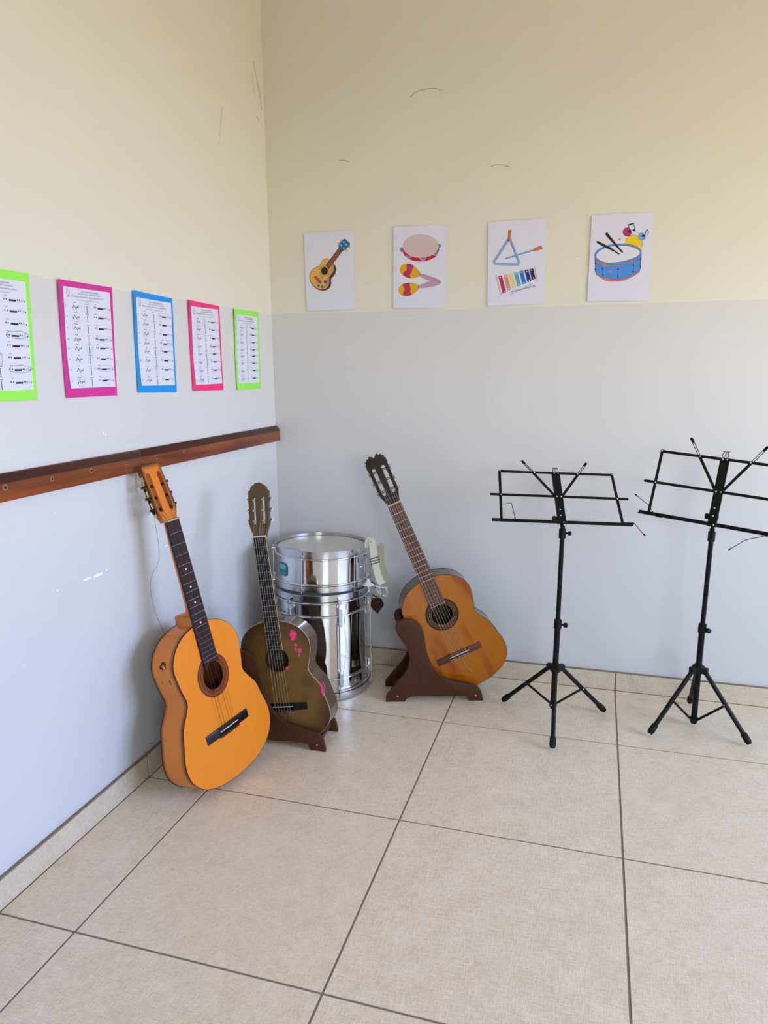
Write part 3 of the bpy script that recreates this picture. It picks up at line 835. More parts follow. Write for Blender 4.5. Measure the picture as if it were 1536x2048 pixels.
# ---- guitar 3: glossy amber guitar in the free-standing stand
amber_top = lacquer('amber_gloss_top', (0.385, 0.112, 0.002, 1), (0.03, 0.018, 0.008, 1), 0.10, None, 0.2, 0.18, streak=(0.27, 0.048, 0.003, 1))
dark_side = lacquer('dark_rosewood_side', (0.085, 0.045, 0.034, 1), (0.03, 0.02, 0.015, 1), 0.20, None, 0.2, 0.4)
dark_head = lacquer('dark_maroon_head', (0.012, 0.003, 0.003, 1), (0.03, 0.02, 0.015, 1), 0.20, None, 0.45, 0.05)
M_ros_wood = wood('rosewood_bridge', (0.06, 0.018, 0.012, 1), (0.17, 0.06, 0.04, 1), (0.01, 0.3, 0.3), 0.35)
g3 = dict(label='glossy amber classical guitar with dark sides, held in the stand right of the drums', L=488.9, wl=183.2, wu=142.2, ww=123.7, hy=331.8, hr=43,
          top=amber_top, side=dark_side, neck=dark_head, headmat=dark_head, binding=M_ros_black,
          rosette=[(43, 44.6, 1), (44.6, 49, 0), (49, 50.6, 1), (50.6, 55.4, 0), (55.4, 57.0, 1), (57.0, 66, 2)], rosette_mats=[M_ros_black, M_ros_gold, mat('rosette_mosaic', srgb(44, 32, 22), 0.4, spec=0.25, noise=0.25, nscale=0.3)],
          board=M_rosewood, fend=(366, 372), nut=M_bone_old, head=head3, slots=(40, 150, 19), pegs=(56, 95, 134), headw=38.2,
          plate=M_nickel, gear=M_nickel, roller=M_nickel, hw=93, sy=155, bridge=M_ros_wood, saddle=M_bone, tie_trim=M_bone_old, strmat=M_string, paper=True,
          tails=[[(-5, 136, 8), (-6, 125, 6), (-12, 112, 3)], [(2, 137, 8), (8, 90, 4), (20, 62, 2)], [(16, 137, 8), (18, 124, 4), (15, 116, 2)], [(25, 137, 8), (29, 128, 5), (27, 121, 2)]])
gu3, hd3, sd3, HM3 = make_guitar(g3)
place(gu3, [[0.8566, -0.3605, 0.3692], [0.3399, -0.1441, -0.9294], [0.3882, 0.9216, -0.0009]], (0.8940, -0.2060, 0.0387), 0.975)

# loose broken string hanging from the orange guitar's head
g = G(); g.tube(smooth_poly([(0.075, -1.010, 0.872), (0.068, -1.008, 0.845), (0.064, -0.995, 0.787), (0.062, -0.984, 0.72), (0.060, -0.992, 0.68), (0.058, -1.023, 0.653), (0.058, -1.035, 0.614),
        (0.059, -1.027, 0.554), (0.062, -1.008, 0.50), (0.075, -1.002, 0.457), (0.094, -1.004, 0.440)], 5, False), 0.00045, 5)
bs = g.build('broken_string', M_string_dark, None, 60); bs.parent = gu1; bs.matrix_parent_inverse = gu1.matrix_world.inverted(); bs['label'] = 'loose broken string hanging down behind the neck'

# ================================================================ wooden guitar stands
PP = [(-0.001, -0.001), (0.001, 0.023), (0.02, 0.049), (0.058, 0.095), (0.082, 0.133), (0.091, 0.17), (0.086, 0.199), (0.072, 0.229), (0.050, 0.260), (0.037, 0.289), (0.039, 0.311), (0.055, 0.325),
      (0.08, 0.3305), (0.103, 0.325), (0.127, 0.310), (0.140, 0.285), (0.147, 0.253), (0.152, 0.215), (0.162, 0.178), (0.178, 0.14), (0.202, 0.110), (0.238, 0.088), (0.278, 0.077), (0.318, 0.070), (0.346, 0.059),
      (0.364, 0.037), (0.372, -0.001)]
PB = [(0.319, 0), (0.313, 0.013), (0.295, 0.022), (0.179, 0.023), (0.107, 0.022), (0.083, 0.014), (0.072, 0)]
panel_poly = smooth_poly([(0.0, 0.0)] + PP[1:-1] + [(0.372, 0.0)], 3, False) + smooth_poly(PB, 3, False)
def make_stand(label, A, yaw, group):
    root = thing('guitar_stand', label, 'guitar stand', (0, 0, 0), group)
    u = Vector((math.cos(yaw), math.sin(yaw), 0)); v = Vector((-math.sin(yaw), math.cos(yaw), 0)); w = Vector((0, 0, 1))
    B = Matrix(((u.x, 0, v.x, 0), (u.y, 0, v.y, 0), (0, 1, 0, 0), (0, 0, 0, 1)))   # plate x -> u, plate y -> up, plate z -> v
    root.matrix_world = Matrix.Translation(A) @ B
    for d in (0.0, 0.137):
        g = G(); g.prism(panel_poly, d, d + 0.015)
        p = g.build('side_panel', M_stand_wood, root, 30, 0.0018)
        for x, y in ((0.043, 0.023), (0.343, 0.021)):
            if d == 0.0:
                g = G(); g.lathe([(0, 0.0012), (0.0022, 0.001), (0.0034, 0)], 12, 0, Matrix.Translation((x, y, 0)) @ Matrix.Rotation(PI, 4, 'X'))
                g.build('screw', M_screw, p, 40)
    for x0, x1, y0, y1 in ((0.030, 0.056, 0.024, 0.042), (0.325, 0.352, 0.0245, 0.040), (0.150, 0.160, 0.03, 0.075), (0.045, 0.060, 0.275, 0.305)):
        g = G(); g.box(x0, x1, y0, y1, 0.0155, 0.1365); g.build('crossbar', M_stand_wood, root, 0, 0.001)
    return root
make_stand('brown wooden guitar stand right of the drums, holding the amber guitar', (0.582, -0.348, 0.0), 0.30, 'wooden guitar stands')
make_stand('brown wooden guitar stand in the corner, holding the small brown guitar', (0.1185, -0.7745, 0.0), 0.05, 'wooden guitar stands')
# ================================================================ drums
def ring_prof(r0, r1, z0, z1): return [(r0, z0), (r1, z0), (r1, z1), (r0, z1)]
def drum_common(root, R, r_shell, z0, z1, Mx):
    pass
DX, DY = 0.290, -0.243
AZ = -68.4
def polar(r, deg, z): a = math.radians(deg); return Vector((r * math.cos(a), r * math.sin(a), z))

# tall lower drum
dr = thing('tall_drum', 'tall chrome drum standing on the floor under the shallow drum', 'drum', (DX, DY, 0))
g = G(); g.lathe([(0.1745, 0.028), (0.1775, 0.028), (0.1775, 0.402), (0.1745, 0.402)], 128, closed_prof=True); g.build('shell', M_chrome, dr, 40)
g = G(); g.lathe([(0.1800, 0.004), (0.187, 0.002), (0.1880, 0.006), (0.1880, 0.030), (0.1865, 0.032), (0.180, 0.032)], 128, closed_prof=True)
g.lathe([(0.178, 0.034), (0.1855, 0.035), (0.1855, 0.041), (0.178, 0.042)], 128, closed_prof=True); g.build('bottom_hoop', M_hoop, dr, 22)
g = G(); g.lathe([(0.1820, 0.399), (0.1855, 0.399), (0.1862, 0.400), (0.1862, 0.4235), (0.1855, 0.4245), (0.1835, 0.4245), (0.1820, 0.4235)], 128, closed_prof=True); g.build('top_hoop', M_hoop, dr, 22)
g = G(); g.tube([polar(0.1845, a * 3, 0.392) for a in range(120)], 0.0042, 10, closed=True); g.build('flesh_hoop', M_hoop, dr, 60)
g = G(); g.lathe([(0, 0.4155), (0.1815, 0.4155), (0.1815, 0.4135), (0, 0.4135)], 96); g.build('drumhead', M_skin, dr, 40)
for z in (0.338, 0.088):
    g = G(); g.tube([polar(0.1825, a * 3, z) for a in range(120)], 0.0033, 10, closed=True); g.build('wire_ring', M_chrome, dr, 60)
for k in range(6):
    a = AZ + 20 + 60 * k
    Rz = Matrix.Rotation(math.radians(a), 4, 'Z')
    g = G(); g.tube([polar(0.1925, a - 1.6, 0.030), polar(0.1925, a - 1.6, 0.404)], 0.0027, 8)
    rod = g.build('tension_rod', M_chrome, dr, 60)
    for z0, z1 in ((0.300, 0.372), (0.060, 0.115)):
        g = G(); g.box(0.1785, 0.197, -0.0085, 0.0055, z0, z1, 0, Rz); g.build('lug', M_lug, rod, 0, 0.002)
    g = G(); g.box(0.184, 0.1965, -0.009, 0.003, 0.386, 0.412, 0, Rz); g.box(0.184, 0.1965, -0.009, 0.003, 0.012, 0.030, 0, Rz); g.build('claw', M_lug, rod, 0, 0.0015)
# small maker's plate low on the shell
g = G(); g.prism([(-0.011, -0.010), (0.011, -0.010), (0.011, 0.010), (-0.011, 0.010)], 0, 0.0015, Matrix.Rotation(math.radians(AZ + 46), 4, 'Z') @ Matrix(((0, 0, 1, 0.1775), (1, 0, 0, 0), (0, 1, 0, 0.062), (0, 0, 0, 1))))
g.build('snap_plate', M_lug, dr, 0, 0.0008)
# hook-up bracket for the strap on the right side
a = math.radians(AZ + 84)
g = G(); g.tube([polar(0.190, AZ + 84, 0.414), polar(0.199, AZ + 84, 0.424), polar(0.207, AZ + 84, 0.418), polar(0.212, AZ + 82, 0.400)], 0.0022, 8); g.build('strap_hook', M_gear, dr, 60)

# shallow upper drum, resting slightly tipped on the tall one
UZ = 0.4275
ud = thing('snare_drum', 'shallow chrome snare drum resting on top of the tall drum', 'drum', (DX, DY, UZ))
ud.rotation_euler = (math.radians(-1.1), math.radians(0.7), 0)
H = 0.160
g = G(); g.lathe([(0.1735, 0.016), (0.1765, 0.016), (0.1765, H - 0.018), (0.1735, H - 0.018)], 128, closed_prof=True); g.build('shell', M_chrome, ud, 40)
def hoop(z0, z1, nm):
    g = G(); g.lathe([(0.1790, z0), (0.1808, z0), (0.1812, (z0 + z1) / 2), (0.1808, z1), (0.1790, z1)], 128, closed_prof=True)
    return g.build(nm, M_hoop, ud, 40)
hoop(0.0045, 0.0265, 'bottom_hoop'); th = hoop(H - 0.027, H, 'top_hoop')
for z, nm in ((0.0305, 'flesh_hoop'), (H - 0.0305, 'flesh_hoop')):
    g = G(); g.tube([polar(0.1803, a * 3, z) for a in range(120)], 0.0032, 10, closed=True); g.build(nm, M_chrome, ud, 60)
g = G(); g.lathe([(0, H - 0.0125), (0.172, H - 0.0125), (0.1788, H - 0.019), (0.1788, H - 0.021), (0.172, H - 0.0145), (0, H - 0.0145)], 128)
hd_ = g.build('drumhead', M_skin, ud, 40)
g = G()   # faint green scribble on the head
M_green = mat('green_marker', srgb(140, 176, 150), 0.6)
for pts in ([(-0.115, -0.085), (-0.075, -0.108), (-0.03, -0.13)], [(-0.10, -0.10), (-0.068, -0.085), (-0.05, -0.112), (-0.02, -0.126)], [(-0.125, -0.078), (-0.085, -0.088), (-0.045, -0.118)]):
    g.tube([(x, y, H - 0.0123) for x, y in smooth_poly(pts, 4, False)], 0.0006, 5)
g.build('marker_scribble', M_green, hd_, 60)
g = G(); g.lathe([(0, 0.010), (0.178, 0.010), (0.178, 0.008), (0, 0.008)], 96); g.build('drumhead', M_skin, ud, 40)
for k in range(6):
    a = AZ + (-24) + 60 * k + (4 if k == 1 else 0)
    Rz = Matrix.Rotation(math.radians(a), 4, 'Z')
    g = G(); g.tube([polar(0.1885, a, -0.004 + 0.0045), polar(0.1885, a, H - 0.012)], 0.0023, 8)
    rod = g.build('tension_rod', M_chrome, ud, 60)
    for z in (H - 0.018, 0.015):
        g = G(); g.tube([polar(0.1800, a, z), polar(0.1945, a, z)], 0.0052, 10)
        g.box(0.1765, 0.184, -0.0065, 0.0065, z - 0.004, z + 0.006, 0, Rz)
        g.build('claw', M_lug, rod, 40)
    g = G(); g.tube([polar(0.1885, a, H - 0.012), polar(0.1885, a, H - 0.004)], 0.0042, 8); g.build('rod_head', M_lug, rod, 60)
# teal badge bent around the shell
def curved_badge(R, a0, a1, z0, z1, m, name, parent, rnd=0.25, lift=0.0006, n=10, mm=6):
    g = G(); vs = []; fs = []
    for i in range(n + 1):
        for j in range(mm + 1):
            s_ = i / n * 2 - 1; t_ = j / mm * 2 - 1
            k = 1 - rnd * 0.16 * (abs(s_) ** 4) * (abs(t_) ** 4) * 4
            a = (a0 + a1) / 2 + (a1 - a0) / 2 * s_ * k; z = (z0 + z1) / 2 + (z1 - z0) / 2 * t_ * k
            vs.append(polar(R + lift, a, z))
    for i in range(n):
        for j in range(mm): fs.append((i * (mm + 1) + j, (i + 1) * (mm + 1) + j, (i + 1) * (mm + 1) + j + 1, i * (mm + 1) + j + 1))
    nv = len(vs); vs += [v * 1 - Vector((v.x, v.y, 0)).normalized() * lift for v in vs]
    fs += [tuple(nv + i for i in f) for f in fs]
    g.add(vs, fs); return g.build(name, m, parent, 60)
M_teal = mat('teal_sticker', srgb(24, 120, 150), 0.4, noise=0.1, nscale=60); M_teal2 = mat('light_teal_print', srgb(120, 190, 205), 0.4)
bd = curved_badge(0.1768, AZ - 67, AZ - 46.5, 0.052, 0.104, M_teal, 'badge', ud)
bp_ = curved_badge(0.1776, AZ - 65, AZ - 50, 0.076, 0.096, M_teal2, 'badge_print', bd)
for q in range(3): curved_badge(0.1780, AZ - 64, AZ - 50, 0.066 - 0.004 * q, 0.0675 - 0.004 * q, M_teal2, 'badge_print', bd)
# snare strainer on the right flank: butt plate, lever wire, vent rivet
g = G(); g.tube([polar(0.1795, AZ + 66, 0.125), polar(0.183, AZ + 72, 0.108), polar(0.1795, AZ + 79, 0.117)], 0.0016, 6); g.tube([polar(0.1795, AZ + 62, 0.118), polar(0.1805, AZ + 67, 0.098), polar(0.1795, AZ + 71, 0.118)], 0.0013, 6)
g.build('strainer_wire', M_lug, ud, 60)
g = G(); g.lathe([(0, 0.004), (0.003, 0.0035), (0.0052, 0)], 14, 0, Matrix.Rotation(math.radians(AZ + 57), 4, 'Z') @ Matrix.Translation((0.1765, 0, 0.082)) @ Matrix.Rotation(PI / 2, 4, 'Y')); g.build('vent_grommet', M_hoop, ud, 60)
g = G(); g.box(0.1768, 0.180, -0.009, 0.009, 0.03, 0.098, 0, Matrix.Rotation(math.radians(AZ + 75), 4, 'Z')); g.build('strainer_plate', M_hoop, ud, 0, 0.001)

# white webbing strap clipped to the upper drum
def ribbon(pts, nrm, w, th, g):
    rings = []
    for p, nn in zip(pts, nrm):
        i = pts.index(p); t = (Vector(pts[min(i + 1, len(pts) - 1)]) - Vector(pts[max(i - 1, 0)])).normalized()
        nn = Vector(nn); nn = (nn - t * nn.dot(t)).normalized(); b = t.cross(nn)
        p = Vector(p); ww = w
        rings.append([p + b * ww / 2 + nn * th / 2, p - b * ww / 2 + nn * th / 2, p - b * ww / 2 - nn * th / 2, p + b * ww / 2 - nn * th / 2])
    g.loft(rings)
st = thing('drum_strap', 'dirty white webbing strap with buckle hanging off the right of the snare drum', 'strap', (0.50, -0.235, 0.43))
def loc(pts): return [tuple(Vector(p) - Vector((0.50, -0.235, 0.43))) for p in pts]
fr_ = (0.30, -0.95, 0.0)
front = smooth_poly([(0.486, -0.250, 0.578), (0.487, -0.254, 0.598), (0.493, -0.256, 0.611), (0.503, -0.257, 0.604), (0.508, -0.258, 0.580), (0.511, -0.258, 0.555), (0.514, -0.259, 0.532), (0.519, -0.256, 0.505), (0.525, -0.253, 0.475), (0.532, -0.250, 0.452), (0.540, -0.247, 0.436)], 4, False)
g = G(); ribbon(loc(front), [fr_] * len(front), 0.0265, 0.0022, g); g.build('strap_front', M_strap, st, 50)
rear = smooth_poly([(0.524, -0.240, 0.588), (0.533, -0.238, 0.578), (0.534, -0.237, 0.545), (0.534, -0.236, 0.520), (0.541, -0.235, 0.490), (0.549, -0.234, 0.462), (0.551, -0.235, 0.440)], 4, False)
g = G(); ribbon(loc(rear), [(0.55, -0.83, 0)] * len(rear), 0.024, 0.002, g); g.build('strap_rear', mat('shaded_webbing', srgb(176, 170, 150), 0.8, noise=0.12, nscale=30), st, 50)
g = G()
bk = loc([(0.4975, -0.264, 0.536), (0.5300, -0.2605, 0.5475), (0.5345, -0.2610, 0.5285), (0.5020, -0.2650, 0.5160)])
g.tube(bk, 0.0017, 8, closed=True); g.tube([tuple((Vector(bk[0]) + Vector(bk[3])) / 2 - Vector((.004, 0, 0))), tuple((Vector(bk[1]) + Vector(bk[2])) / 2 + Vector((.004, 0, 0)))], 0.0013, 8)
g.build('buckle', M_gear, st, 60)
g = G(); g.lathe([(0, 0.0015), (0.0035, 0.0012), (0.0042, 0)], 12, 0, Matrix.Translation(loc([(0.5005, -0.2585, 0.603)])[0]) @ Matrix.Rotation(PI / 2, 4, 'X')); g.build('snap_rivet', M_rivet, st, 60)
# lower clip end with rubber cone tab and the loose loop
g = G(); cone = Matrix.Translation(loc([(0.487, -0.262, 0.434)])[0])
g.lathe([(0.0035, 0.026), (0.0055, 0.018), (0.011, 0.009), (0.020, 0.002), (0.022, 0.0), (0.0195, -0.001), (0.002, 0.016)], 32, 0, cone); g.build('cone_tab', M_felt, st, 50)
g = G(); g.tube(loc(smooth_poly([(0.507, -0.262, 0.433), (0.522, -0.258, 0.428), (0.538, -0.253, 0.424), (0.556, -0.248, 0.423), (0.560, -0.247, 0.427)], 3, False)), 0.0024, 8); g.build('end_bar', M_felt, st, 60)
lp = smooth_poly([(0.555, -0.246, 0.421), (0.559, -0.245, 0.405), (0.556, -0.245, 0.391), (0.549, -0.246, 0.388), (0.543, -0.247, 0.394)], 4, False)
g = G(); ribbon(loc(lp), [(0.3, -0.95, 0)] * len(lp), 0.005, 0.0015, g)
lp = smooth_poly([(0.519, -0.258, 0.421), (0.526, -0.256, 0.405), (0.535, -0.252, 0.396), (0.532, -0.252, 0.409), (0.528, -0.254, 0.422)], 4, False)
g.tube(loc(lp), 0.0014, 6); g.build('loose_loop', M_strap, st, 50)
# left end of the strap, peeking out past the fingerboard
g = G(); cone = Matrix.Translation(loc([(0.098, -0.262, 0.434)])[0]); g.lathe([(0.0035, 0.022), (0.0055, 0.016), (0.012, 0.008), (0.021, 0.002), (0.023, 0.0), (0.020, -0.001), (0.002, 0.013)], 32, 0, cone); g.build('cone_tab', M_felt, st, 50)

# leather tab on a snap hook
tg = thing('leather_tab', 'dark red-brown leather tab hanging on a hook at the right of the tall drum', 'leather tab', (0.522, -0.255, 0.351))
def loc2(pts): return [tuple(Vector(p) - Vector((0.515, -0.255, 0.35))) for p in pts]
u = Vector((.93, .37, 0)); poly = [(-0.021, 0.024), (-0.012, 0.0305), (0.012, 0.029), (0.019, 0.020), (0.0255, 0.002), (0.012, -0.017), (0.0, -0.034), (-0.008, -0.024), (-0.026, -0.003)]
g = G(); g.prism(smooth_poly(poly, 2), -0.002, 0.002, Matrix(((u.x, 0, -u.y, 0), (u.y, 0, u.x, 0), (0, 1, 0, 0), (0, 0, 0, 1)))); g.build('leather_piece', M_pick, tg, 30, 0.0008)
g = G()
for x, z in ((0.0, 0.016), (-0.002, -0.016)): g.lathe([(0, 0.001), (0.0018, 0.0008), (0.002, 0)], 10, 0, Matrix.Translation((u.x * x + .37 * .002, u.y * x - .93 * .002, z)) @ Matrix.Rotation(PI / 2, 4, 'X'))
g.build('rivet', M_rivet, tg, 60)
g = G(); g.tube(loc2([(0.496, -0.258, 0.393), (0.505, -0.257, 0.388), (0.514, -0.256, 0.384)]), 0.0022, 8)
g.tube([Vector((0.0045 * math.cos(a) * u.x, 0.0045 * math.cos(a) * u.y, 0.0335 + 0.0055 * math.sin(a))) for a in [2 * PI * k / 16 for k in range(16)]], 0.0013, 6, closed=True)
g.build('snap_hook', M_gear, tg, 60)

# ================================================================ music stands
def make_music_stand(label, feet, hub, floor_c, top, U, V, Nn, org, holders, knobs, low_end, leg_hub_z):
    root = thing('music_stand', label, 'music stand', (floor_c[0], floor_c[1], 0), 'folding music stands')
    O = Vector((floor_c[0], floor_c[1], 0)); hub = Vector(hub) - O; top = Vector(top) - O; org = Vector(org) - O
    U, V, Nn = Vector(U).normalized(), Vector(V).normalized(), Vector(Nn).normalized()
    ax = (top - hub).normalized()
    mid = hub + (top - hub) * ((0.369 - hub.z) / (top.z - hub.z))
    g = G(); g.tube([mid - ax * .02, top], 0.0079, 16); up = g.build('upper_pole', M_black, root, 60)
    g = G(); g.tube([Vector(low_end) - O, mid], 0.0102, 16); g.build('lower_pole', M_black, root, 60)
    g = G(); g.tube([mid - ax * .017, mid - ax * .015, mid + ax * .015, mid + ax * .017], [0.011, 0.0135, 0.0135, 0.011], 16); cl = g.build('height_collar', M_plastic, root, 50)
    kd = Vector(knobs[0]).normalized()
    g = G(); g.tube([mid + kd * .010, mid + kd * .021, mid + kd * .0215, mid + kd * .032, mid + kd * .034], [0.004, 0.004, 0.0085, 0.0085, 0.006], 12); g.build('knob', M_plastic, cl, 40)
    # hub of the tripod
    g = G(); g.tube([hub - ax * .016, hub - ax * .008, hub + ax * .010, hub + ax * .016], [0.017, 0.0215, 0.0215, 0.013], 6); hb = g.build('tripod_hub', M_plastic, root, 30, 0.001)
    for f in feet:
        f = Vector(f) - O; d = Vector((f.x - hub.x, f.y - hub.y, 0)).normalized()
        s = hub + d * 0.024 - Vector((0, 0, 0.004)); e = Vector((f.x, f.y, 0.0125)); t = (e - s).normalized(); e = e - t * 0.003
        g = G(); g.box(0.004, 0.033, -0.0095, 0.0095, -0.013, 0.009, 0, Matrix.Translation(hub) @ Matrix(((d.x, -d.y, 0, 0), (d.y, d.x, 0, 0), (0, 0, 1, 0), (0, 0, 0, 1)))); g.build('hub_bracket', M_plastic, hb, 0, 0.0025)
        g = G(); g.tube([s, e], 0.0078, 14); lg = g.build('leg', M_black, root, 60)
        g = G(); g.tube([e - t * .034, e - t * .030, e - t * .006, e + t * .004], [0.0085, 0.0108, 0.0112, 0.0085], 14); g.build('rubber_foot', M_rubber, lg, 50)
        ms = s + (e - s) * 0.47; lo = Vector(low_end) - O + Vector((0, 0, leg_hub_z))
        side_ = Vector((-d.y, d.x, 0))
        g = G(); g.tube([ms - Vector((0, 0, .004)), lo + d * .011], 0.0042, 8)
        g.build('brace', M_black, root, 60)
        g = G(); g.tube([ms + side_ * .0115, ms - side_ * .0115], 0.0024, 8); g.build('rivet', M_rivet, lg, 60)
    g = G(); l0 = Vector(low_end) - O + Vector((0, 0, leg_hub_z)); g.tube([l0 - ax * .007, l0 + ax * .007], 0.0135, 12); g.build('brace_ring', M_plastic, root, 50)
    # desk: flat frame in the (U, V) plane
    D = Matrix(((U.x, V.x, Nn.x, org.x), (U.y, V.y, Nn.y, org.y), (U.z, V.z, Nn.z, org.z), (0, 0, 0, 1)))
    def bar(nm, p, q, w=0.0092, th=0.0022, z=0.0, m=M_black, parent=root):
        p, q = Vector((*p, 0)), Vector((*q, 0)); t = (q - p).normalized(); s_ = Vector((-t.y, t.x, 0)); n_ = 5
        poly = []
        for k in range(n_): a = -PI / 2 + PI * k / (n_ - 1); poly.append(q + t * w / 2 * math.cos(a) + s_ * w / 2 * math.sin(a))
        for k in range(n_): a = PI / 2 + PI * k / (n_ - 1); poly.append(p + t * w / 2 * math.cos(a) + s_ * w / 2 * math.sin(a))
        g = G(); g.prism([(v.x, v.y) for v in poly], z, z + th, D); return g.build(nm, m, parent, 40)
    g = G(); g.box(-0.0142, 0.0142, -0.004, 0.2245, 0.000, 0.0018, 0, D); g.box(-0.0142, -0.0124, -0.004, 0.2245, -0.007, 0.001, 0, D); g.box(0.0124, 0.0142, -0.004, 0.2245, -0.007, 0.001, 0, D)
    cp = g.build('centre_plate', M_black, root, 0, 0.0006)
    for s_ in (-1, 1):
        bar('top_bar', (s_ * .008, .2205), (s_ * .190, .2205), z=0.0020); bar('top_bar', (s_ * .190, .2205), (s_ * .200, .2225), z=0.0020)
        bar('middle_bar', (s_ * .008, .1130), (s_ * .236, .1130), z=0.0020)
        bar('side_bar', (s_ * .200, .2225), (s_ * .205, .006), z=-0.0024)
        # page arm with its slotted tip
        a0, a1 = Vector((s_ * .009, .1130)), Vector((s_ * .1145, .2755)); d_ = (a1 - a0).normalized(); p_ = Vector((-d_.y, d_.x))
        st_ = a0 + d_ * .130
        bar('page_arm', tuple(a0), tuple(st_), z=-0.0028)
        ar = bar('page_arm', tuple(a1 - d_ * .011), tuple(a1), z=-0.0028)
        for q in (-1, 1): bar('slot_edge', tuple(st_ + p_ * .0029 * q), tuple(a1 - d_ * .009 + p_ * .0029 * q), w=0.0021, z=-0.0028, parent=ar)
        for x, y, z_ in ((s_ * .0068, .2205, .004), (s_ * .0075, .1130, .004), (s_ * .200, .2225, .004), (s_ * .2015, .1130, .004), (s_ * .0765, .2205, .004)):
            g = G(); g.lathe([(0, 0.0014), (0.0022, 0.0010), (0.0030, 0)], 10, 0, D @ Matrix.Translation((x, y, z_))); g.build('rivet', M_rivet, cp, 60)
        # ledge halves: an L-shaped tray
        g = G(); x0, x1 = (0.0145, 0.238) if s_ > 0 else (-0.238, -0.0145)
        g.box(x0, x1, -0.001, 0.0105, -0.0015, 0.000, 0, D); g.box(x0, x1, -0.0022, -0.001, -0.0015, 0.011, 0, D); g.box(x0, x1, -0.0022, 0.0025, 0.0105, 0.0116, 0, D)
        g.build('ledge', M_black, root, 0, 0.0004)
    for y in (0.058, 0.0325, 0.003):
        g = G(); g.lathe([(0, 0.0014), (0.0022, 0.0010), (0.0030, 0)], 10, 0, D @ Matrix.Translation((-.002 if y > .01 else .005, y, .002))); g.build('rivet', M_rivet, cp, 60)
    # lyre ornament
    g = G()
    for s_ in (-1, 1):
        g.tube([D @ Vector((s_ * x, y, .001)) for x, y in smooth_poly([(.002, .224), (.0085, .229), (.0095, .236), (.0065, .242), (.0085, .247), (.0105, .246)], 3, False)], 0.0013, 6)
        g.tube([D @ Vector((s_ * .0018, .226, .001)), D @ Vector((s_ * .0018, .245, .001))], 0.0008, 5)
    g.tube([D @ Vector((-.008, .246, .001)), D @ Vector((.008, .246, .001))], 0.0012, 6); g.build('lyre_ornament', M_black, cp, 60)
    for pts in holders:
        g = G(); P = [D @ Vector(p) for p in pts]; g.tube(P, 0.0012, 6); g.tube([P[-1] + (P[-2] - P[-1]).normalized() * .008, P[-1]], 0.0024, 8); g.build('page_holder', M_black, root, 60)
    # pivot bracket between pole and plate, with knobs
    piv = org + V * .030 - Nn * .014
    g = G(); g.tube([top - ax * .045, top - ax * .043, top - ax * .012, top - ax * .010], [0.009, 0.0118, 0.0118, 0.009], 14); br = g.build('pole_bracket', M_plastic, root, 50)
    g = G(); g.tube([top - ax * .012, piv], 0.006, 10); g.tube([piv - U * .014, piv + U * .014], 0.0075, 12); g.build('pivot', M_plastic, br, 50)
    kd = Vector(knobs[1]).normalized(); k0 = top - ax * .025
    if knobs[3]:
        g = G(); g.tube([k0 + kd * .010, k0 + kd * .019, k0 + kd * .0195, k0 + kd * .028, k0 + kd * .030], [0.0035, 0.0035, 0.0075, 0.0075, 0.0055], 12); g.build('knob', M_plastic, br, 40)
    kd = Vector(knobs[2]).normalized()
    g = G(); g.tube([piv + kd * .012, piv + kd * .0165, piv + kd * .017, piv + kd * .026, piv + kd * .028], [0.004, 0.004, 0.0095, 0.0095, 0.007], 12); g.build('knob', M_plastic, br, 40)
    return root
make_music_stand('black folding music stand nearer the guitars, desk tipped well back', [(1.013, -.237, 0), (1.215, -.546, 0), (1.381, -.223, 0)],
    (1.2055, -.335, .2064), (1.203, -.335), (1.2100, -.338, .722), (0.9669, 0.252, -0.0396), (-0.1643, 0.7342, 0.6588), (0.195, -0.6305, 0.7513), (1.2085, -.349, .7330),
    [[(-.205, .072, .002), (-.189, .0712, .004), (-.168, .0744, .006), (-.161, .012, .012), (-.161, -.001, .012)], [(.20, .002, .012), (.238, .003, .012), (.2558, -.0377, .016), (.265, -.0517, .016)]],
    [(1, -.2, 0), (1, -.1, 0.0), (-1, -.25, 0), True], (1.2020, -.337, .052), .016)
make_music_stand('black folding music stand at the right edge, desk nearly upright', [(1.530, -.358, 0), (1.845, -.343, 0), (1.690, -.066, 0)],
    (1.6835, -.245, .2200), (1.688, -.25), (1.6895, -.259, .722), (0.9476, -0.3097, -0.0783), (0.1349, 0.1656, 0.9769), (-0.2896, -0.9363, 0.1987), (1.6843, -.272, .7343),
    [[(-.155, -.003, .012), (-.1743, -.0035, .012), (-.2081, .0324, .014), (-.2582, .0609, .016)], [(.185, .0, .012), (.1581, -.004, .012), (.1088, -.0267, .014), (.0669, -.0681, .016)]],
    [(.6, -.8, 0), (1, -.1, 0.0), (-1, .3, 0), False], (1.684, -.236, .012), .014)
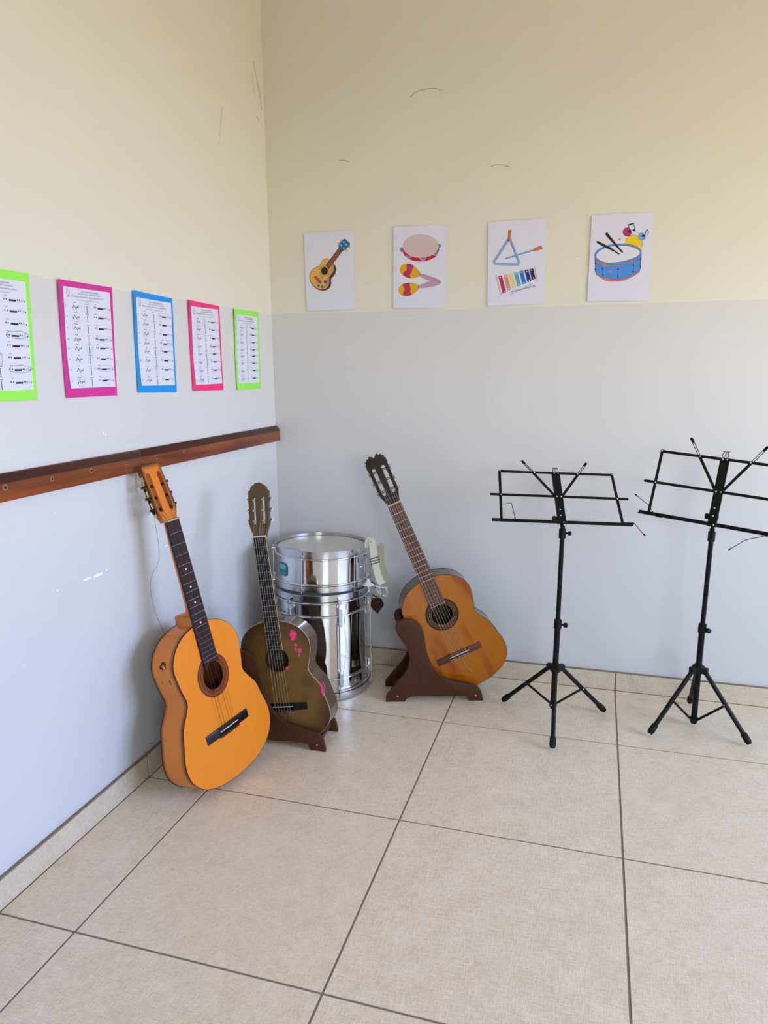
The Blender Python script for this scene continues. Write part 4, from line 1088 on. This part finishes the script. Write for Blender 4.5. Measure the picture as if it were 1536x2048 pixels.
# ================================================================ sheets on the walls
class Art:
    """flat print on a sheet; coordinates are (u, v) in metres from the sheet's top left corner, v downwards"""
    def __init__(s, P): s.P = P; s.g = G(); s.mats = []; s.layer = 1
    def mi(s, m):
        if m not in s.mats: s.mats.append(m)
        return s.mats.index(m)
    def poly(s, pts, m, up=True):
        lay = s.layer
        vs = [s.P(u, v, lay) for u, v in pts]; s.g.add(vs, [tuple(range(len(vs)))], s.mi(m))
        if up: s.layer += 1
    def ell(s, cx, cy, rx, ry, m, rot=0, n=28, a0=0, a1=2 * PI, up=True):
        k = [a0 + (a1 - a0) * i / (n if a1 - a0 > 6.28 else n - 1) for i in range(n)]
        c_, s_ = math.cos(rot), math.sin(rot)
        s.poly([(cx + rx * math.cos(a) * c_ - ry * math.sin(a) * s_, cy + rx * math.cos(a) * s_ + ry * math.sin(a) * c_) for a in k], m, up)
    def line(s, pts, w, m, closed=False, up=True):
        n = len(pts)
        segs = range(n if closed else n - 1)
        vs = []; fs = []
        for i in range(n):
            a = pts[(i - 1) % n] if closed or i > 0 else pts[i]; b = pts[(i + 1) % n] if closed or i < n - 1 else pts[i]
            tx, ty = b[0] - a[0], b[1] - a[1]; q = math.hypot(tx, ty) or 1
            nx, ny = -ty / q * w / 2, tx / q * w / 2
            vs += [s.P(pts[i][0] + nx, pts[i][1] + ny, s.layer), s.P(pts[i][0] - nx, pts[i][1] - ny, s.layer)]
        for i in segs:
            j = (i + 1) % n; fs.append((2 * i, 2 * j, 2 * j + 1, 2 * i + 1))
        s.g.add(vs, fs, s.mi(m))
        if up: s.layer += 1
    def build(s, name, parent):
        o = s.g.build(name, s.mats, parent, 0); return o

def sheet(name, mlist, P, w, h, parent=None, th=0.0003, nx=10, ny=10, lay=0):
    """thin sheet following the surface P"""
    g = G(); vs = []; fs = []
    for L in (0, 1):
        for i in range(nx + 1):
            for j in range(ny + 1):
                p = Vector(P(w * i / nx, h * j / ny, lay)); nn = P.n
                vs.append(p - nn * th * L)
    K = (nx + 1) * (ny + 1); ix = lambda i, j, L: L * K + i * (ny + 1) + j
    for i in range(nx):
        for j in range(ny):
            for L in (0, 1): fs.append((ix(i, j, L), ix(i + 1, j, L), ix(i + 1, j + 1, L), ix(i, j + 1, L)))
    for i in range(nx):
        fs += [(ix(i, 0, 0), ix(i + 1, 0, 0), ix(i + 1, 0, 1), ix(i, 0, 1)), (ix(i, ny, 0), ix(i + 1, ny, 0), ix(i + 1, ny, 1), ix(i, ny, 1))]
    for j in range(ny):
        fs += [(ix(0, j, 0), ix(0, j + 1, 0), ix(0, j + 1, 1), ix(0, j, 1)), (ix(nx, j, 0), ix(nx, j + 1, 0), ix(nx, j + 1, 1), ix(nx, j, 1))]
    g.add(vs, fs); return g.build(name, mlist, parent, 60)

class Surf:
    """maps (u, v, layer) of a slightly skewed sheet on a wall to space, with a little curl"""
    def __init__(s, TL, TR, BR, BL, w, h, n, base=0.0016, curl=0.0, tilt=0.0, step=0.00006):
        s.c = [Vector(q) for q in (TL, TR, BR, BL)]; s.w = w; s.h = h; s.n = Vector(n); s.base = base; s.curl = curl; s.tilt = tilt; s.step = step
    def __call__(s, u, v, lay=0):
        a, b = u / s.w, v / s.h
        p = (s.c[0] * (1 - a) + s.c[1] * a) * (1 - b) + (s.c[3] * (1 - a) + s.c[2] * a) * b
        lift = s.base + s.curl * ((1 - a) ** 3 * 1.0 + 0.25 * a ** 4) * (0.6 + 0.4 * math.cos(b * 5))
        return tuple(p + s.n * (lift + lay * s.step + s.tilt * (1 - a)))

C = {}
def ink(r, g, b):
    k = (r, g, b)
    if k not in C: C[k] = mat('print_%d_%d_%d' % k, srgb(r, g, b), 0.7)
    return C[k]

def bilin_inverse(q):
    """crop pixel corners (TL, TR, BR, BL) of a sheet -> function pixel -> (a, b) in 0..1"""
    (x0, y0), (x1, y1), (x2, y2), (x3, y3) = q
    def f(x, y):
        a = b = .5
        for _ in range(12):
            px = (x0 * (1 - a) + x1 * a) * (1 - b) + (x3 * (1 - a) + x2 * a) * b - x
            py = (y0 * (1 - a) + y1 * a) * (1 - b) + (y3 * (1 - a) + y2 * a) * b - y
            dxa = (x1 - x0) * (1 - b) + (x2 - x3) * b; dya = (y1 - y0) * (1 - b) + (y2 - y3) * b
            dxb = (x3 - x0) * (1 - a) + (x2 - x1) * a; dyb = (y3 - y0) * (1 - a) + (y2 - y1) * a
            det = dxa * dyb - dxb * dya
            a -= (px * dyb - py * dxb) / det; b -= (dxa * py - dya * px) / det
        return a, b
    return f

def poster(label, corners, px):
    o_w, o_h = 0.21, 0.297
    root = thing('instrument_picture', label, 'poster', corners[3], 'instrument pictures on the back wall')
    o = Vector(corners[3])
    P = Surf(*[Vector(c_) - o for c_ in corners], o_w, o_h, (0, -1, 0), 0.0014, 0.0, 0.0030, 0.00002)
    sheet('paper_sheet', M_paper, P, o_w, o_h, root)
    f = bilin_inverse(px)
    def q(x, y): a, b = f(x, y); return (a * o_w, b * o_h)
    A = Art(P); A.q = q
    A.pp = lambda pts, m, k=0: A.poly([q(*p) for p in (smooth_poly(pts, k) if k else pts)], m)
    A.ll = lambda pts, w, m, closed=False, k=0: A.line([q(*p) for p in (smooth_poly(pts, k, closed) if k else pts)], w, m, closed)
    def circ(cx, cy, rx, ry, n=28, a0=0, a1=360): return [(cx + rx * math.cos(math.radians(a0 + (a1 - a0) * i / (n if a1 - a0 >= 360 else n - 1))), cy + ry * math.sin(math.radians(a0 + (a1 - a0) * i / (n if a1 - a0 >= 360 else n - 1)))) for i in range(n)]
    A.circ = circ
    return root, A
OUT = ink(60, 36, 26)
Y0 = 0.0
# picture 1: a small yellow guitar
root, A = poster('picture sheet of a small yellow guitar with blue head', [(0.1545, 0, 1.7805), (0.3635, 0, 1.7812), (0.3645, 0, 1.4838), (0.1590, 0, 1.4828)], [(93, 140), (1265, 60), (1292, 1920), (170, 1955)])
bodyb = [(690, 745), (620, 722), (540, 760), (500, 830), (455, 895), (370, 930), (290, 990), (235, 1085), (235, 1200), (265, 1290), (330, 1375), (430, 1445), (540, 1472), (640, 1452), (710, 1390), (735, 1300), (732, 1210), (775, 1150), (830, 1070), (850, 960), (830, 890), (780, 840)]
face = [(690, 745), (620, 727), (540, 765), (503, 832), (458, 900), (373, 935), (295, 995), (242, 1090), (242, 1200), (272, 1280), (335, 1360), (420, 1420), (520, 1447), (610, 1425), (670, 1360), (690, 1270), (685, 1180), (730, 1100), (790, 1010), (800, 930), (790, 870), (760, 850)]
A.pp(bodyb, ink(72, 40, 32), 4); A.pp(face, ink(216, 170, 80), 4)
A.pp([(760, 870), (795, 900), (795, 1000), (735, 1090), (690, 1170), (690, 1270), (665, 1355), (600, 1420), (520, 1440), (500, 1420), (590, 1350), (640, 1230), (650, 1120), (720, 1010)], ink(196, 140, 92), 3)
A.ll(bodyb, 0.0010, OUT, True, 4)
A.pp(A.circ(580, 1005, 104, 122), ink(196, 160, 96)); A.ll(A.circ(580, 1005, 104, 122), 0.0009, OUT, True)
A.pp(A.circ(582, 1008, 80, 92), ink(26, 16, 20))
A.pp([(605, 880), (905, 480), (1000, 545), (680, 960)], ink(110, 56, 42)); A.pp([(760, 860), (980, 560), (1000, 545), (690, 965), (680, 960)], ink(60, 30, 28))
for k in range(3):
    A.ll([(640 + 22 * k, 900 + 16 * k), (925 + 20 * k, 505 + 14 * k)], 0.0010, ink(176, 120, 96))
A.pp([(955, 330), (1050, 258), (1170, 365), (1165, 420), (1080, 500), (995, 548), (915, 480), (910, 420)], ink(28, 104, 168)); A.ll([(955, 330), (1050, 258), (1170, 365), (1165, 420), (1080, 500), (995, 548), (915, 480), (910, 420)], 0.0010, ink(20, 40, 80), True)
for x, y in ((915, 378), (970, 304), (1078, 528), (1152, 448)): A.pp(A.circ(x, y, 24, 27, 16), ink(206, 186, 150)); A.ll(A.circ(x, y, 24, 27, 16), 0.0008, OUT, True)
for x, y in ((1030, 338), (970, 414), (1088, 396), (1030, 472)): A.pp(A.circ(x, y, 15, 17, 12), ink(214, 226, 180))
for k in range(4): A.ll([(490 + 28 * k, 1062 + 22 * k), (425 + 26 * k, 1160 + 22 * k)], 0.0007, OUT)
A.pp([(335, 1150), (375, 1120), (520, 1270), (500, 1310), (460, 1300)], ink(156, 86, 60)); A.ll([(335, 1150), (375, 1120), (520, 1270), (500, 1310), (460, 1300)], 0.0009, OUT, True)
def star(cx, cy, r, m, rot=0):
    A.pp([(cx + (r if i % 2 == 0 else r * .48) * math.cos(rot + PI * i / 6), cy + (r if i % 2 == 0 else r * .48) * 1.1 * math.sin(rot + PI * i / 6)) for i in range(12)], m)
star(605, 1265, 60, ink(40, 92, 150), .2); star(440, 1355, 42, ink(40, 92, 150), .1); star(530, 1380, 44, ink(40, 92, 150), .4)
A.ll([(330, 1320), (365, 1285), (410, 1280)], 0.0016, ink(196, 120, 40), False, 3)
A.build('printed_guitar', root)
# picture 2: tambourine and maracas
root, A = poster('picture sheet of a red tambourine above two yellow maracas', [(0.5235, 0, 1.7830), (0.7330, 0, 1.7790), (0.7285, 0, 1.4785), (0.5210, 0, 1.4820)], [(95, 110), (1352, 65), (1298, 1997), (80, 2008)])
B1, R1, PK = ink(84, 142, 196), ink(190, 8, 44), ink(222, 176, 178)
A.pp(A.circ(290, 635, 52, 55, 20), B1); A.pp(A.circ(1158, 550, 46, 50, 20), B1)
A.pp([(310, 600), (315, 700), (370, 790), (470, 860), (600, 900), (740, 908), (880, 890), (1010, 840), (1100, 775), (1145, 690), (1145, 580), (1000, 500), (700, 480), (450, 520)], R1, 4)
for x, y, r, a in ((455, 795, 74, 0), (780, 840, 84, 0), (1075, 735, 80, -.5)):
    pts = [(x + r * math.cos(t) * math.cos(a) - r * .62 * math.sin(t) * math.sin(a), y - 28 + r * math.cos(t) * math.sin(a) + r * .85 * math.sin(t) * math.cos(a)) for t in [PI * i / 12 for i in range(13)]]
    A.pp(pts, ink(190, 170, 206)); ctr = (x, y - 28)
    A.pp([(ctr[0] + (p[0] - ctr[0]) * .74, ctr[1] + (p[1] - ctr[1]) * .74) for p in pts], ink(70, 134, 192))
A.pp([(x, y) for x, y in A.circ(728, 560, 416, 262, 40)], PK); A.pp(A.circ(732, 530, 408, 245, 40), ink(200, 184, 190))
for sx_, sy_, flip in ((0, 0, 0), (0, 0, 1)):
    if flip == 0:
        A.pp([(725, 1190), (900, 1235), (1080, 1300), (1188, 1365), (1188, 1420), (1150, 1430), (1000, 1390), (850, 1330), (715, 1255)], ink(178, 142, 170), 3)
        egg = [(415, 960), (530, 980), (640, 1070), (720, 1170), (700, 1250), (600, 1290), (480, 1300), (350, 1255), (265, 1180), (240, 1085), (300, 985)]
        A.pp(egg, ink(214, 164, 16), 4); A.pp([(400, 962), (500, 968), (570, 1022), (535, 1080), (525, 1150), (475, 1220), (490, 1298), (400, 1280), (315, 1220), (320, 1165), (400, 1110)], ink(176, 46, 92), 0)
        A.pp([(700, 1165), (722, 1175), (705, 1250), (675, 1252)], ink(112, 140, 128))
    else:
        A.pp([(700, 1460), (820, 1410), (960, 1375), (1100, 1400), (1170, 1440), (1000, 1500), (850, 1525), (700, 1530)], ink(184, 150, 178), 3)
        egg = [(400, 1405), (520, 1405), (620, 1430), (695, 1480), (670, 1570), (580, 1650), (480, 1710), (370, 1725), (270, 1690), (205, 1600), (225, 1510), (300, 1435)]
        A.pp(egg, ink(214, 164, 16), 4); A.pp([(305, 1440), (400, 1407), (470, 1408), (475, 1470), (495, 1550), (480, 1610), (520, 1680), (430, 1718), (315, 1700), (310, 1660), (350, 1560)], ink(176, 46, 92), 0)
        A.pp([(665, 1465), (697, 1475), (697, 1530), (668, 1545)], ink(112, 140, 128))
A.build('printed_tambourine_and_maracas', root)
# picture 3: triangle and xylophone
root, A = poster('picture sheet of a blue triangle above a rainbow xylophone', [(0.8862, 0, 1.7770), (1.0972, 0, 1.7783), (1.0969, 0, 1.4825), (0.8885, 0, 1.4795)], [(78, 175), (1368, 80), (1308, 1955), (65, 2020)])
BL, BD, ORN = ink(132, 168, 214), ink(76, 112, 170), ink(196, 108, 44)
A.ll([(540, 525), (200, 1050), (225, 1075), (755, 1090), (765, 1050), (560, 525)], 0.0092, BL, True)
A.ll([(505, 520), (180, 1035)], 0.0013, BD); A.ll([(575, 580), (745, 1060)], 0.0020, BD)
A.pp([(525, 335), (597, 332), (562, 592), (512, 588)], ORN); A.pp([(525, 335), (545, 335), (530, 590), (512, 588)], ink(140, 66, 26))
A.ll([(460, 962), (1085, 768)], 0.0055, ink(110, 150, 204)); A.pp([(1075, 735), (1248, 665), (1268, 752), (1095, 797)], ORN); A.pp([(1240, 668), (1252, 664), (1272, 752), (1258, 757)], ink(90, 60, 40))
for a_, b_, w_ in (((262, 1335), (372, 1785), .0055), ((1095, 1135), (1158, 1410), .0045)): A.ll([a_, b_], w_, ink(186, 184, 200))
bars = [((350, 1345), (440, 1725), (178, 38, 84)), ((470, 1325), (545, 1665), (206, 138, 128)), ((578, 1290), (655, 1610), (218, 202, 126)), ((695, 1262), (768, 1565), (94, 158, 182)),
        ((812, 1232), (880, 1520), (10, 118, 204)), ((928, 1205), (990, 1472), (14, 48, 142)), ((1035, 1185), (1082, 1420), (58, 6, 84))]
for (xa, ya), (xb, yb), cc in bars:
    A.pp(smooth_poly([(xa - 44, ya + 8), (xa + 38, ya - 12), (xb + 44, yb - 22), (xb - 38, yb + 8)], 1), ink(*cc))
    A.pp(A.circ(xa + 4, ya + 30, 12, 13, 10), ink(240, 225, 235)); A.pp(A.circ(xb - 2, yb - 36, 12, 13, 10), ink(240, 225, 235))
A.ll([(570, 1765), (1010, 1540)], 0.0026, ink(180, 176, 204)); A.pp(A.circ(1015, 1538, 26, 26, 14), ink(180, 176, 204))
A.ll([(615, 1690), (1085, 1570)], 0.0032, ink(146, 140, 180)); A.pp(A.circ(1090, 1570, 28, 28, 14), ink(146, 140, 180)); A.pp(A.circ(615, 1690, 18, 18, 12), ink(146, 140, 180))
A.build('printed_triangle_and_xylophone', root)
# picture 4: blue drum
root, A = poster('picture sheet of a blue drum with sticks and music notes', [(1.2532, 0, 1.7787), (1.4610, 0, 1.7760), (1.4590, 0, 1.4805), (1.2495, 0, 1.4845)], [(150, 118), (1470, 48), (1335, 1915), (50, 1940)])
K = ink(18, 18, 26)
ye = A.circ(1040, 700, 180, 180, 36); A.pp(ye, ink(228, 196, 20)); A.ll(ye, 0.0008, K, True)
A.pp(A.circ(905, 462, 92, 92), ink(178, 30, 110)); A.ll(A.circ(900, 460, 92, 92), 0.0007, K, True)
A.pp(A.circ(1210, 556, 76, 78), ink(104, 160, 226)); A.ll(A.circ(1212, 556, 78, 78), 0.0007, K, True)
A.pp(A.circ(942, 450, 30, 25, 16), K); A.pp(A.circ(1046, 420, 30, 25, 16), K); A.ll([(966, 440), (920, 312)], 0.0022, K); A.ll([(1072, 408), (1030, 275)], 0.0022, K); A.pp([(912, 308), (1040, 262), (1045, 292), (920, 335)], K)
A.pp(A.circ(1240, 540, 33, 26, 16), K); A.ll([(1265, 535), (1312, 405)], 0.0022, K); A.ll([(1312, 405), (1345, 450), (1338, 500), (1318, 525)], 0.0020, K, False, 3)
hoopo = [(215, 990), (225, 900), (300, 825), (430, 760), (600, 718), (800, 705), (980, 722), (1110, 770), (1185, 835), (1200, 900)]
drumb = hoopo + [(1175, 1240), (1120, 1330), (980, 1420), (800, 1490), (640, 1505), (500, 1498), (380, 1450), (280, 1380), (235, 1330)]
A.pp(drumb, ink(66, 140, 226), 3); A.ll(drumb, 0.0009, K, True, 3)
A.pp([(240, 1310), (330, 1390), (480, 1440), (640, 1460), (760, 1455), (900, 1420), (1060, 1340), (1170, 1240), (1172, 1262), (1090, 1360), (960, 1430), (800, 1492), (640, 1505), (500, 1498), (380, 1450), (280, 1380), (238, 1345)], ink(206, 116, 100))
A.ll([(240, 1310), (330, 1390), (480, 1440), (640, 1460), (760, 1455), (900, 1420), (1060, 1340), (1170, 1240)], 0.0007, K)
A.pp([(240, 1055), (380, 1130), (560, 1160), (760, 1150), (950, 1090), (1110, 1020), (1185, 950), (1180, 990), (1090, 1060), (960, 1120), (760, 1175), (560, 1190), (400, 1180), (240, 1110)], ink(206, 116, 100))
for ln in ([(240, 1055), (380, 1130), (560, 1160), (760, 1150), (950, 1090), (1110, 1020), (1185, 950)], [(240, 1110), (400, 1180), (560, 1190), (760, 1175), (960, 1120), (1090, 1060), (1180, 990)]): A.ll(ln, 0.0007, K)
inner = [(240, 985), (260, 920), (330, 850), (460, 790), (640, 750), (810, 742), (970, 762), (1090, 805), (1160, 860), (1165, 910), (1110, 970), (980, 1030), (800, 1080), (620, 1105), (460, 1105), (320, 1060)]
A.pp(inner, ink(216, 218, 234), 3); A.ll(inner, 0.0008, K, True, 3)
for x0_, y0_, x1_, y1_ in ((378, 1175, 395, 1410), (712, 1175, 705, 1450), (1034, 1100, 1026, 1340), (1182, 960, 1172, 1240), (228, 1050, 224, 1300)):
    A.ll([(x0_, y0_), (x1_, y1_)], 0.0010, ink(20, 30, 90))
    for t in (.25, .8): A.pp(A.circ(x0_ + (x1_ - x0_) * t, y0_ + (y1_ - y0_) * t, 13, 18, 10), ink(20, 30, 90))
A.pp(A.circ(545, 1298, 34, 26, 18), ink(190, 130, 140))
A.pp([(435, 500), (475, 468), (520, 520), (700, 740), (800, 860), (822, 890), (795, 905), (775, 880), (640, 740), (470, 555)], K)
A.pp([(242, 680), (268, 648), (320, 670), (560, 790), (700, 888), (748, 912), (740, 930), (700, 925), (640, 880), (440, 790), (290, 712)], K)
for x, y, r in ((745, 612, 26), (872, 598, 12), (1136, 486, 12)):
    A.pp([(x + (r if i % 2 == 0 else r * .35) * math.cos(PI * i / 5), y + (r if i % 2 == 0 else r * .35) * math.sin(PI * i / 5)) for i in range(10)], ink(40, 40, 70))
A.build('printed_drum', root)

# ---- worksheets on coloured card, left wall
def text_mesh(txt, size, w):
    cu = bpy.data.curves.new('text', 'FONT'); cu.body = txt; cu.size = size; cu.align_x = 'LEFT'
    cu.resolution_u = 2
    ob = bpy.data.objects.new('text', cu); COL.objects.link(ob)
    dg = bpy.context.evaluated_depsgraph_get(); dg.update()
    me = bpy.data.meshes.new_from_object(ob.evaluated_get(dg)); bpy.data.objects.remove(ob)
    vs = [v.co.copy() for v in me.vertices]; fs = [tuple(p.vertices) for p in me.polygons]
    x0 = min(v.x for v in vs); x1 = max(v.x for v in vs); k = w / (x1 - x0) if w else 1
    return [((v.x - x0) * k, v.y) for v in vs], fs
HEAD = [('ESCOLA DOMINGOS DE JACOMINO', .0066, .38, .75, .040, M_ink), ('EDUCAÇÃO INFANTIL E ENSINO FUNDAMENTAL', .0046, .33, .80, .062, M_ink),
        ('ATIVIDADE PERCEPÇÃO AUDITIVA - MELODIA HARMONIA E RITMO', .0050, .16, .85, .092, M_ink), ('OUÇA E CIRCULE O QUE VOCÊ ESTÁ OUVINDO', .0040, .27, .75, .122, M_ink_grey)]
HT = [(text_mesh(t, s_, (u1 - u0) * .185), u0 * .185, v_ * .254, m) for t, s_, u0, u1, v_, m in HEAD]
NUMT = [text_mesh(str(k + 1), .0085, None) for k in range(8)]
ROWV = (.187, .287, .398, .507, .600, .709, .818, .936)
def worksheet(label, colour, corners, wcorn, pen, penm=None, sig=None, penw=0.0006):
    o = Vector(corners[3])
    root = thing('worksheet', label, 'worksheet', corners[3], 'music worksheets on coloured card')
    P = Surf(*[Vector(c_) - o for c_ in corners], .21, .297, (1, 0, 0), 0.0015, 0.006)
    sheet('card_backing', colour, P, .21, .297, root, 0.0004, 14, 10)
    P2 = Surf(*[Vector(c_) - o for c_ in wcorn], .185, .254, (1, 0, 0), 0.0021, 0.0052)
    sheet('paper_sheet', M_paper, P2, .185, .254, root, 0.0002, 14, 10)
    A = Art(P2)
    for (vs, fs), u0, v0, m in HT:
        A.g.add([A.P(u0 + x, v0 - y, 2) for x, y in vs], fs, A.mi(m))
    for (rx, w_) in ((.0066, .0009), (.0030, .0006)):
        A.line([(.0185 + rx * math.cos(t), .0125 + rx * 1.25 * math.sin(t)) for t in [2 * PI * i / 20 for i in range(20)]], w_, M_ink_grey, True)
    A.line([(.013, .0235), (.024, .0235)], .0012, M_ink_grey)
    for r in range(8):
        v = ROWV[r] * .254; (vs, fs) = NUMT[r]
        A.g.add([A.P(.0065 + x, v + .003 - y, 2) for x, y in vs], fs, A.mi(M_ink))
        # column 1: little melody shape
        A.line([(.036, v - .0105), (.047, v - .0105)], .0013, M_ink_grey, up=False)
        for k, (dx, dy) in enumerate(((0, .003), (.0042, -.002), (.0085, .0012), (.0122, .0048), (.0165, .001), (.0212, .0008))):
            x = .0335 + dx; A.ell(x, v + dy, .0016, .0019, M_ink, 0, 8, up=False); A.line([(x + .0013, v + dy), (x + .0013, v + dy - .0042)], .0009, M_ink, up=False)
        # column 2: stacked chord
        A.line([(.0825, v - .0095), (.0945, v - .0095)], .0013, M_ink_grey, up=False)
        for k in range(6): A.ell(.0888, v - .0045 + k * .0034, .0014, .0015, M_ink, 0, 8, up=False)
        A.line([(.0888, v - .005), (.0888, v + .0135)], .0011, M_ink, up=False)
        # column 3: rhythm line
        A.line([(.1185, v - .0115), (.1265, v - .0115)], .0012, M_ink_grey, up=False)
        for x in (.1175, .1245): A.ell(x, v - .003, .0017, .0023, M_ink, 0, 8, up=False)
        A.line([(.1315, v - .001), (.1535, v - .001)], .0044, M_ink, up=False)
        for x in (.1570, .1625): A.ell(x, v - .003, .0015, .0021, M_ink, 0, 8, up=False)
        for x in (.1680, .1730): A.line([(x + .0012, v - .0055), (x - .0006, v + .0010)], .0009, M_ink_grey, up=False)
        A.ell(.1790, v - .001, .0016, .0022, M_ink, 0, 8, up=False)
    A.build('printed_exercises', root)['kind'] = 'stuff'
    B = Art(P2); B.layer = 4
    rnd = random.Random(len(label))
    for col, r in pen:
        v = ROWV[r - 1] * .254
        cx, cy, rx, ry = {1: (.0435, v - .002, .0150, .0142), 2: (.0885, v + .001, .0100, .0165), 3: (.1490, v - .0035, .0345, .0085)}[col]
        B.line([(cx + rx * (1 + .07 * rnd.uniform(-1, 1)) * math.cos(t), cy + ry * (1 + .10 * rnd.uniform(-1, 1)) * math.sin(t)) for t in [2 * PI * i / 22 for i in range(22)]], penw, penm or M_pencil, True)
    if sig: B.line(smooth_poly([(sig[0] + .002 * k, sig[1] + (.002 if k % 2 else -.002)) for k in range(8)], 2, False), .0006, M_pencil)
    B.build('pen_circles', root)
    return root
GRN, MAG, BLU, PNK = mat('lime_green_card', srgb(148, 236, 84), 0.7), mat('magenta_card', srgb(206, 44, 150), 0.7), mat('blue_card', srgb(0, 142, 236), 0.7), mat('hot_pink_card', srgb(240, 40, 124), 0.7)
def c4(a): return [(0, y, z) for y, z in a]
worksheet('lime green worksheet card cut off by the left edge of the photo', GRN, c4([(-1.5545, 1.474), (-1.3412, 1.4743), (-1.3508, 1.1798), (-1.5600, 1.1815)]), c4([(-1.5430, 1.454), (-1.3551, 1.4536), (-1.3612, 1.2052), (-1.5470, 1.2034)]),
          [(3, 4), (3, 7), (2, 6), (1, 2), (2, 1)], ink(60, 60, 74), None, .0009)
worksheet('magenta worksheet card, second from the left', MAG, c4([(-1.2486, 1.473), (-1.033, 1.4743), (-1.0455, 1.1803), (-1.2535, 1.181)]), c4([(-1.234, 1.4573), (-1.0456, 1.4598), (-1.0513, 1.2054), (-1.2357, 1.2045)]),
          [(2, 1), (1, 2), (1, 3), (3, 4), (2, 5), (2, 6), (3, 7), (1, 8)], None, (.150, .248))
worksheet('blue worksheet card in the middle of the left wall row', BLU, c4([(-0.9426, 1.4767), (-0.7348, 1.4716), (-0.7408, 1.1795), (-0.9492, 1.1857)]), c4([(-0.9318, 1.4583), (-0.7449, 1.4571), (-0.7497, 1.2035), (-0.9321, 1.205)]),
          [(3, 1), (1, 2), (1, 3), (3, 4), (2, 5), (2, 6), (2, 7), (1, 8)])
worksheet('hot pink worksheet card, second from the corner', PNK, c4([(-0.6468, 1.4756), (-0.4373, 1.4726), (-0.4348, 1.1793), (-0.6453, 1.1816)]), c4([(-0.6337, 1.4569), (-0.4493, 1.4597), (-0.4434, 1.2026), (-0.6274, 1.201)]),
          [(2, 1), (1, 2), (1, 3), (3, 4), (2, 5), (2, 6), (3, 7), (1, 8)], None, (.140, .028))
worksheet('lime green worksheet card nearest the corner', GRN, c4([(-0.3342, 1.4711), (-0.1239, 1.4748), (-0.1285, 1.177), (-0.336, 1.1766)]), c4([(-0.3205, 1.4534), (-0.1389, 1.4547), (-0.1421, 1.201), (-0.3238, 1.2004)]),
          [(1, 1), (2, 1), (1, 3), (3, 4), (2, 6), (3, 7), (1, 8)])
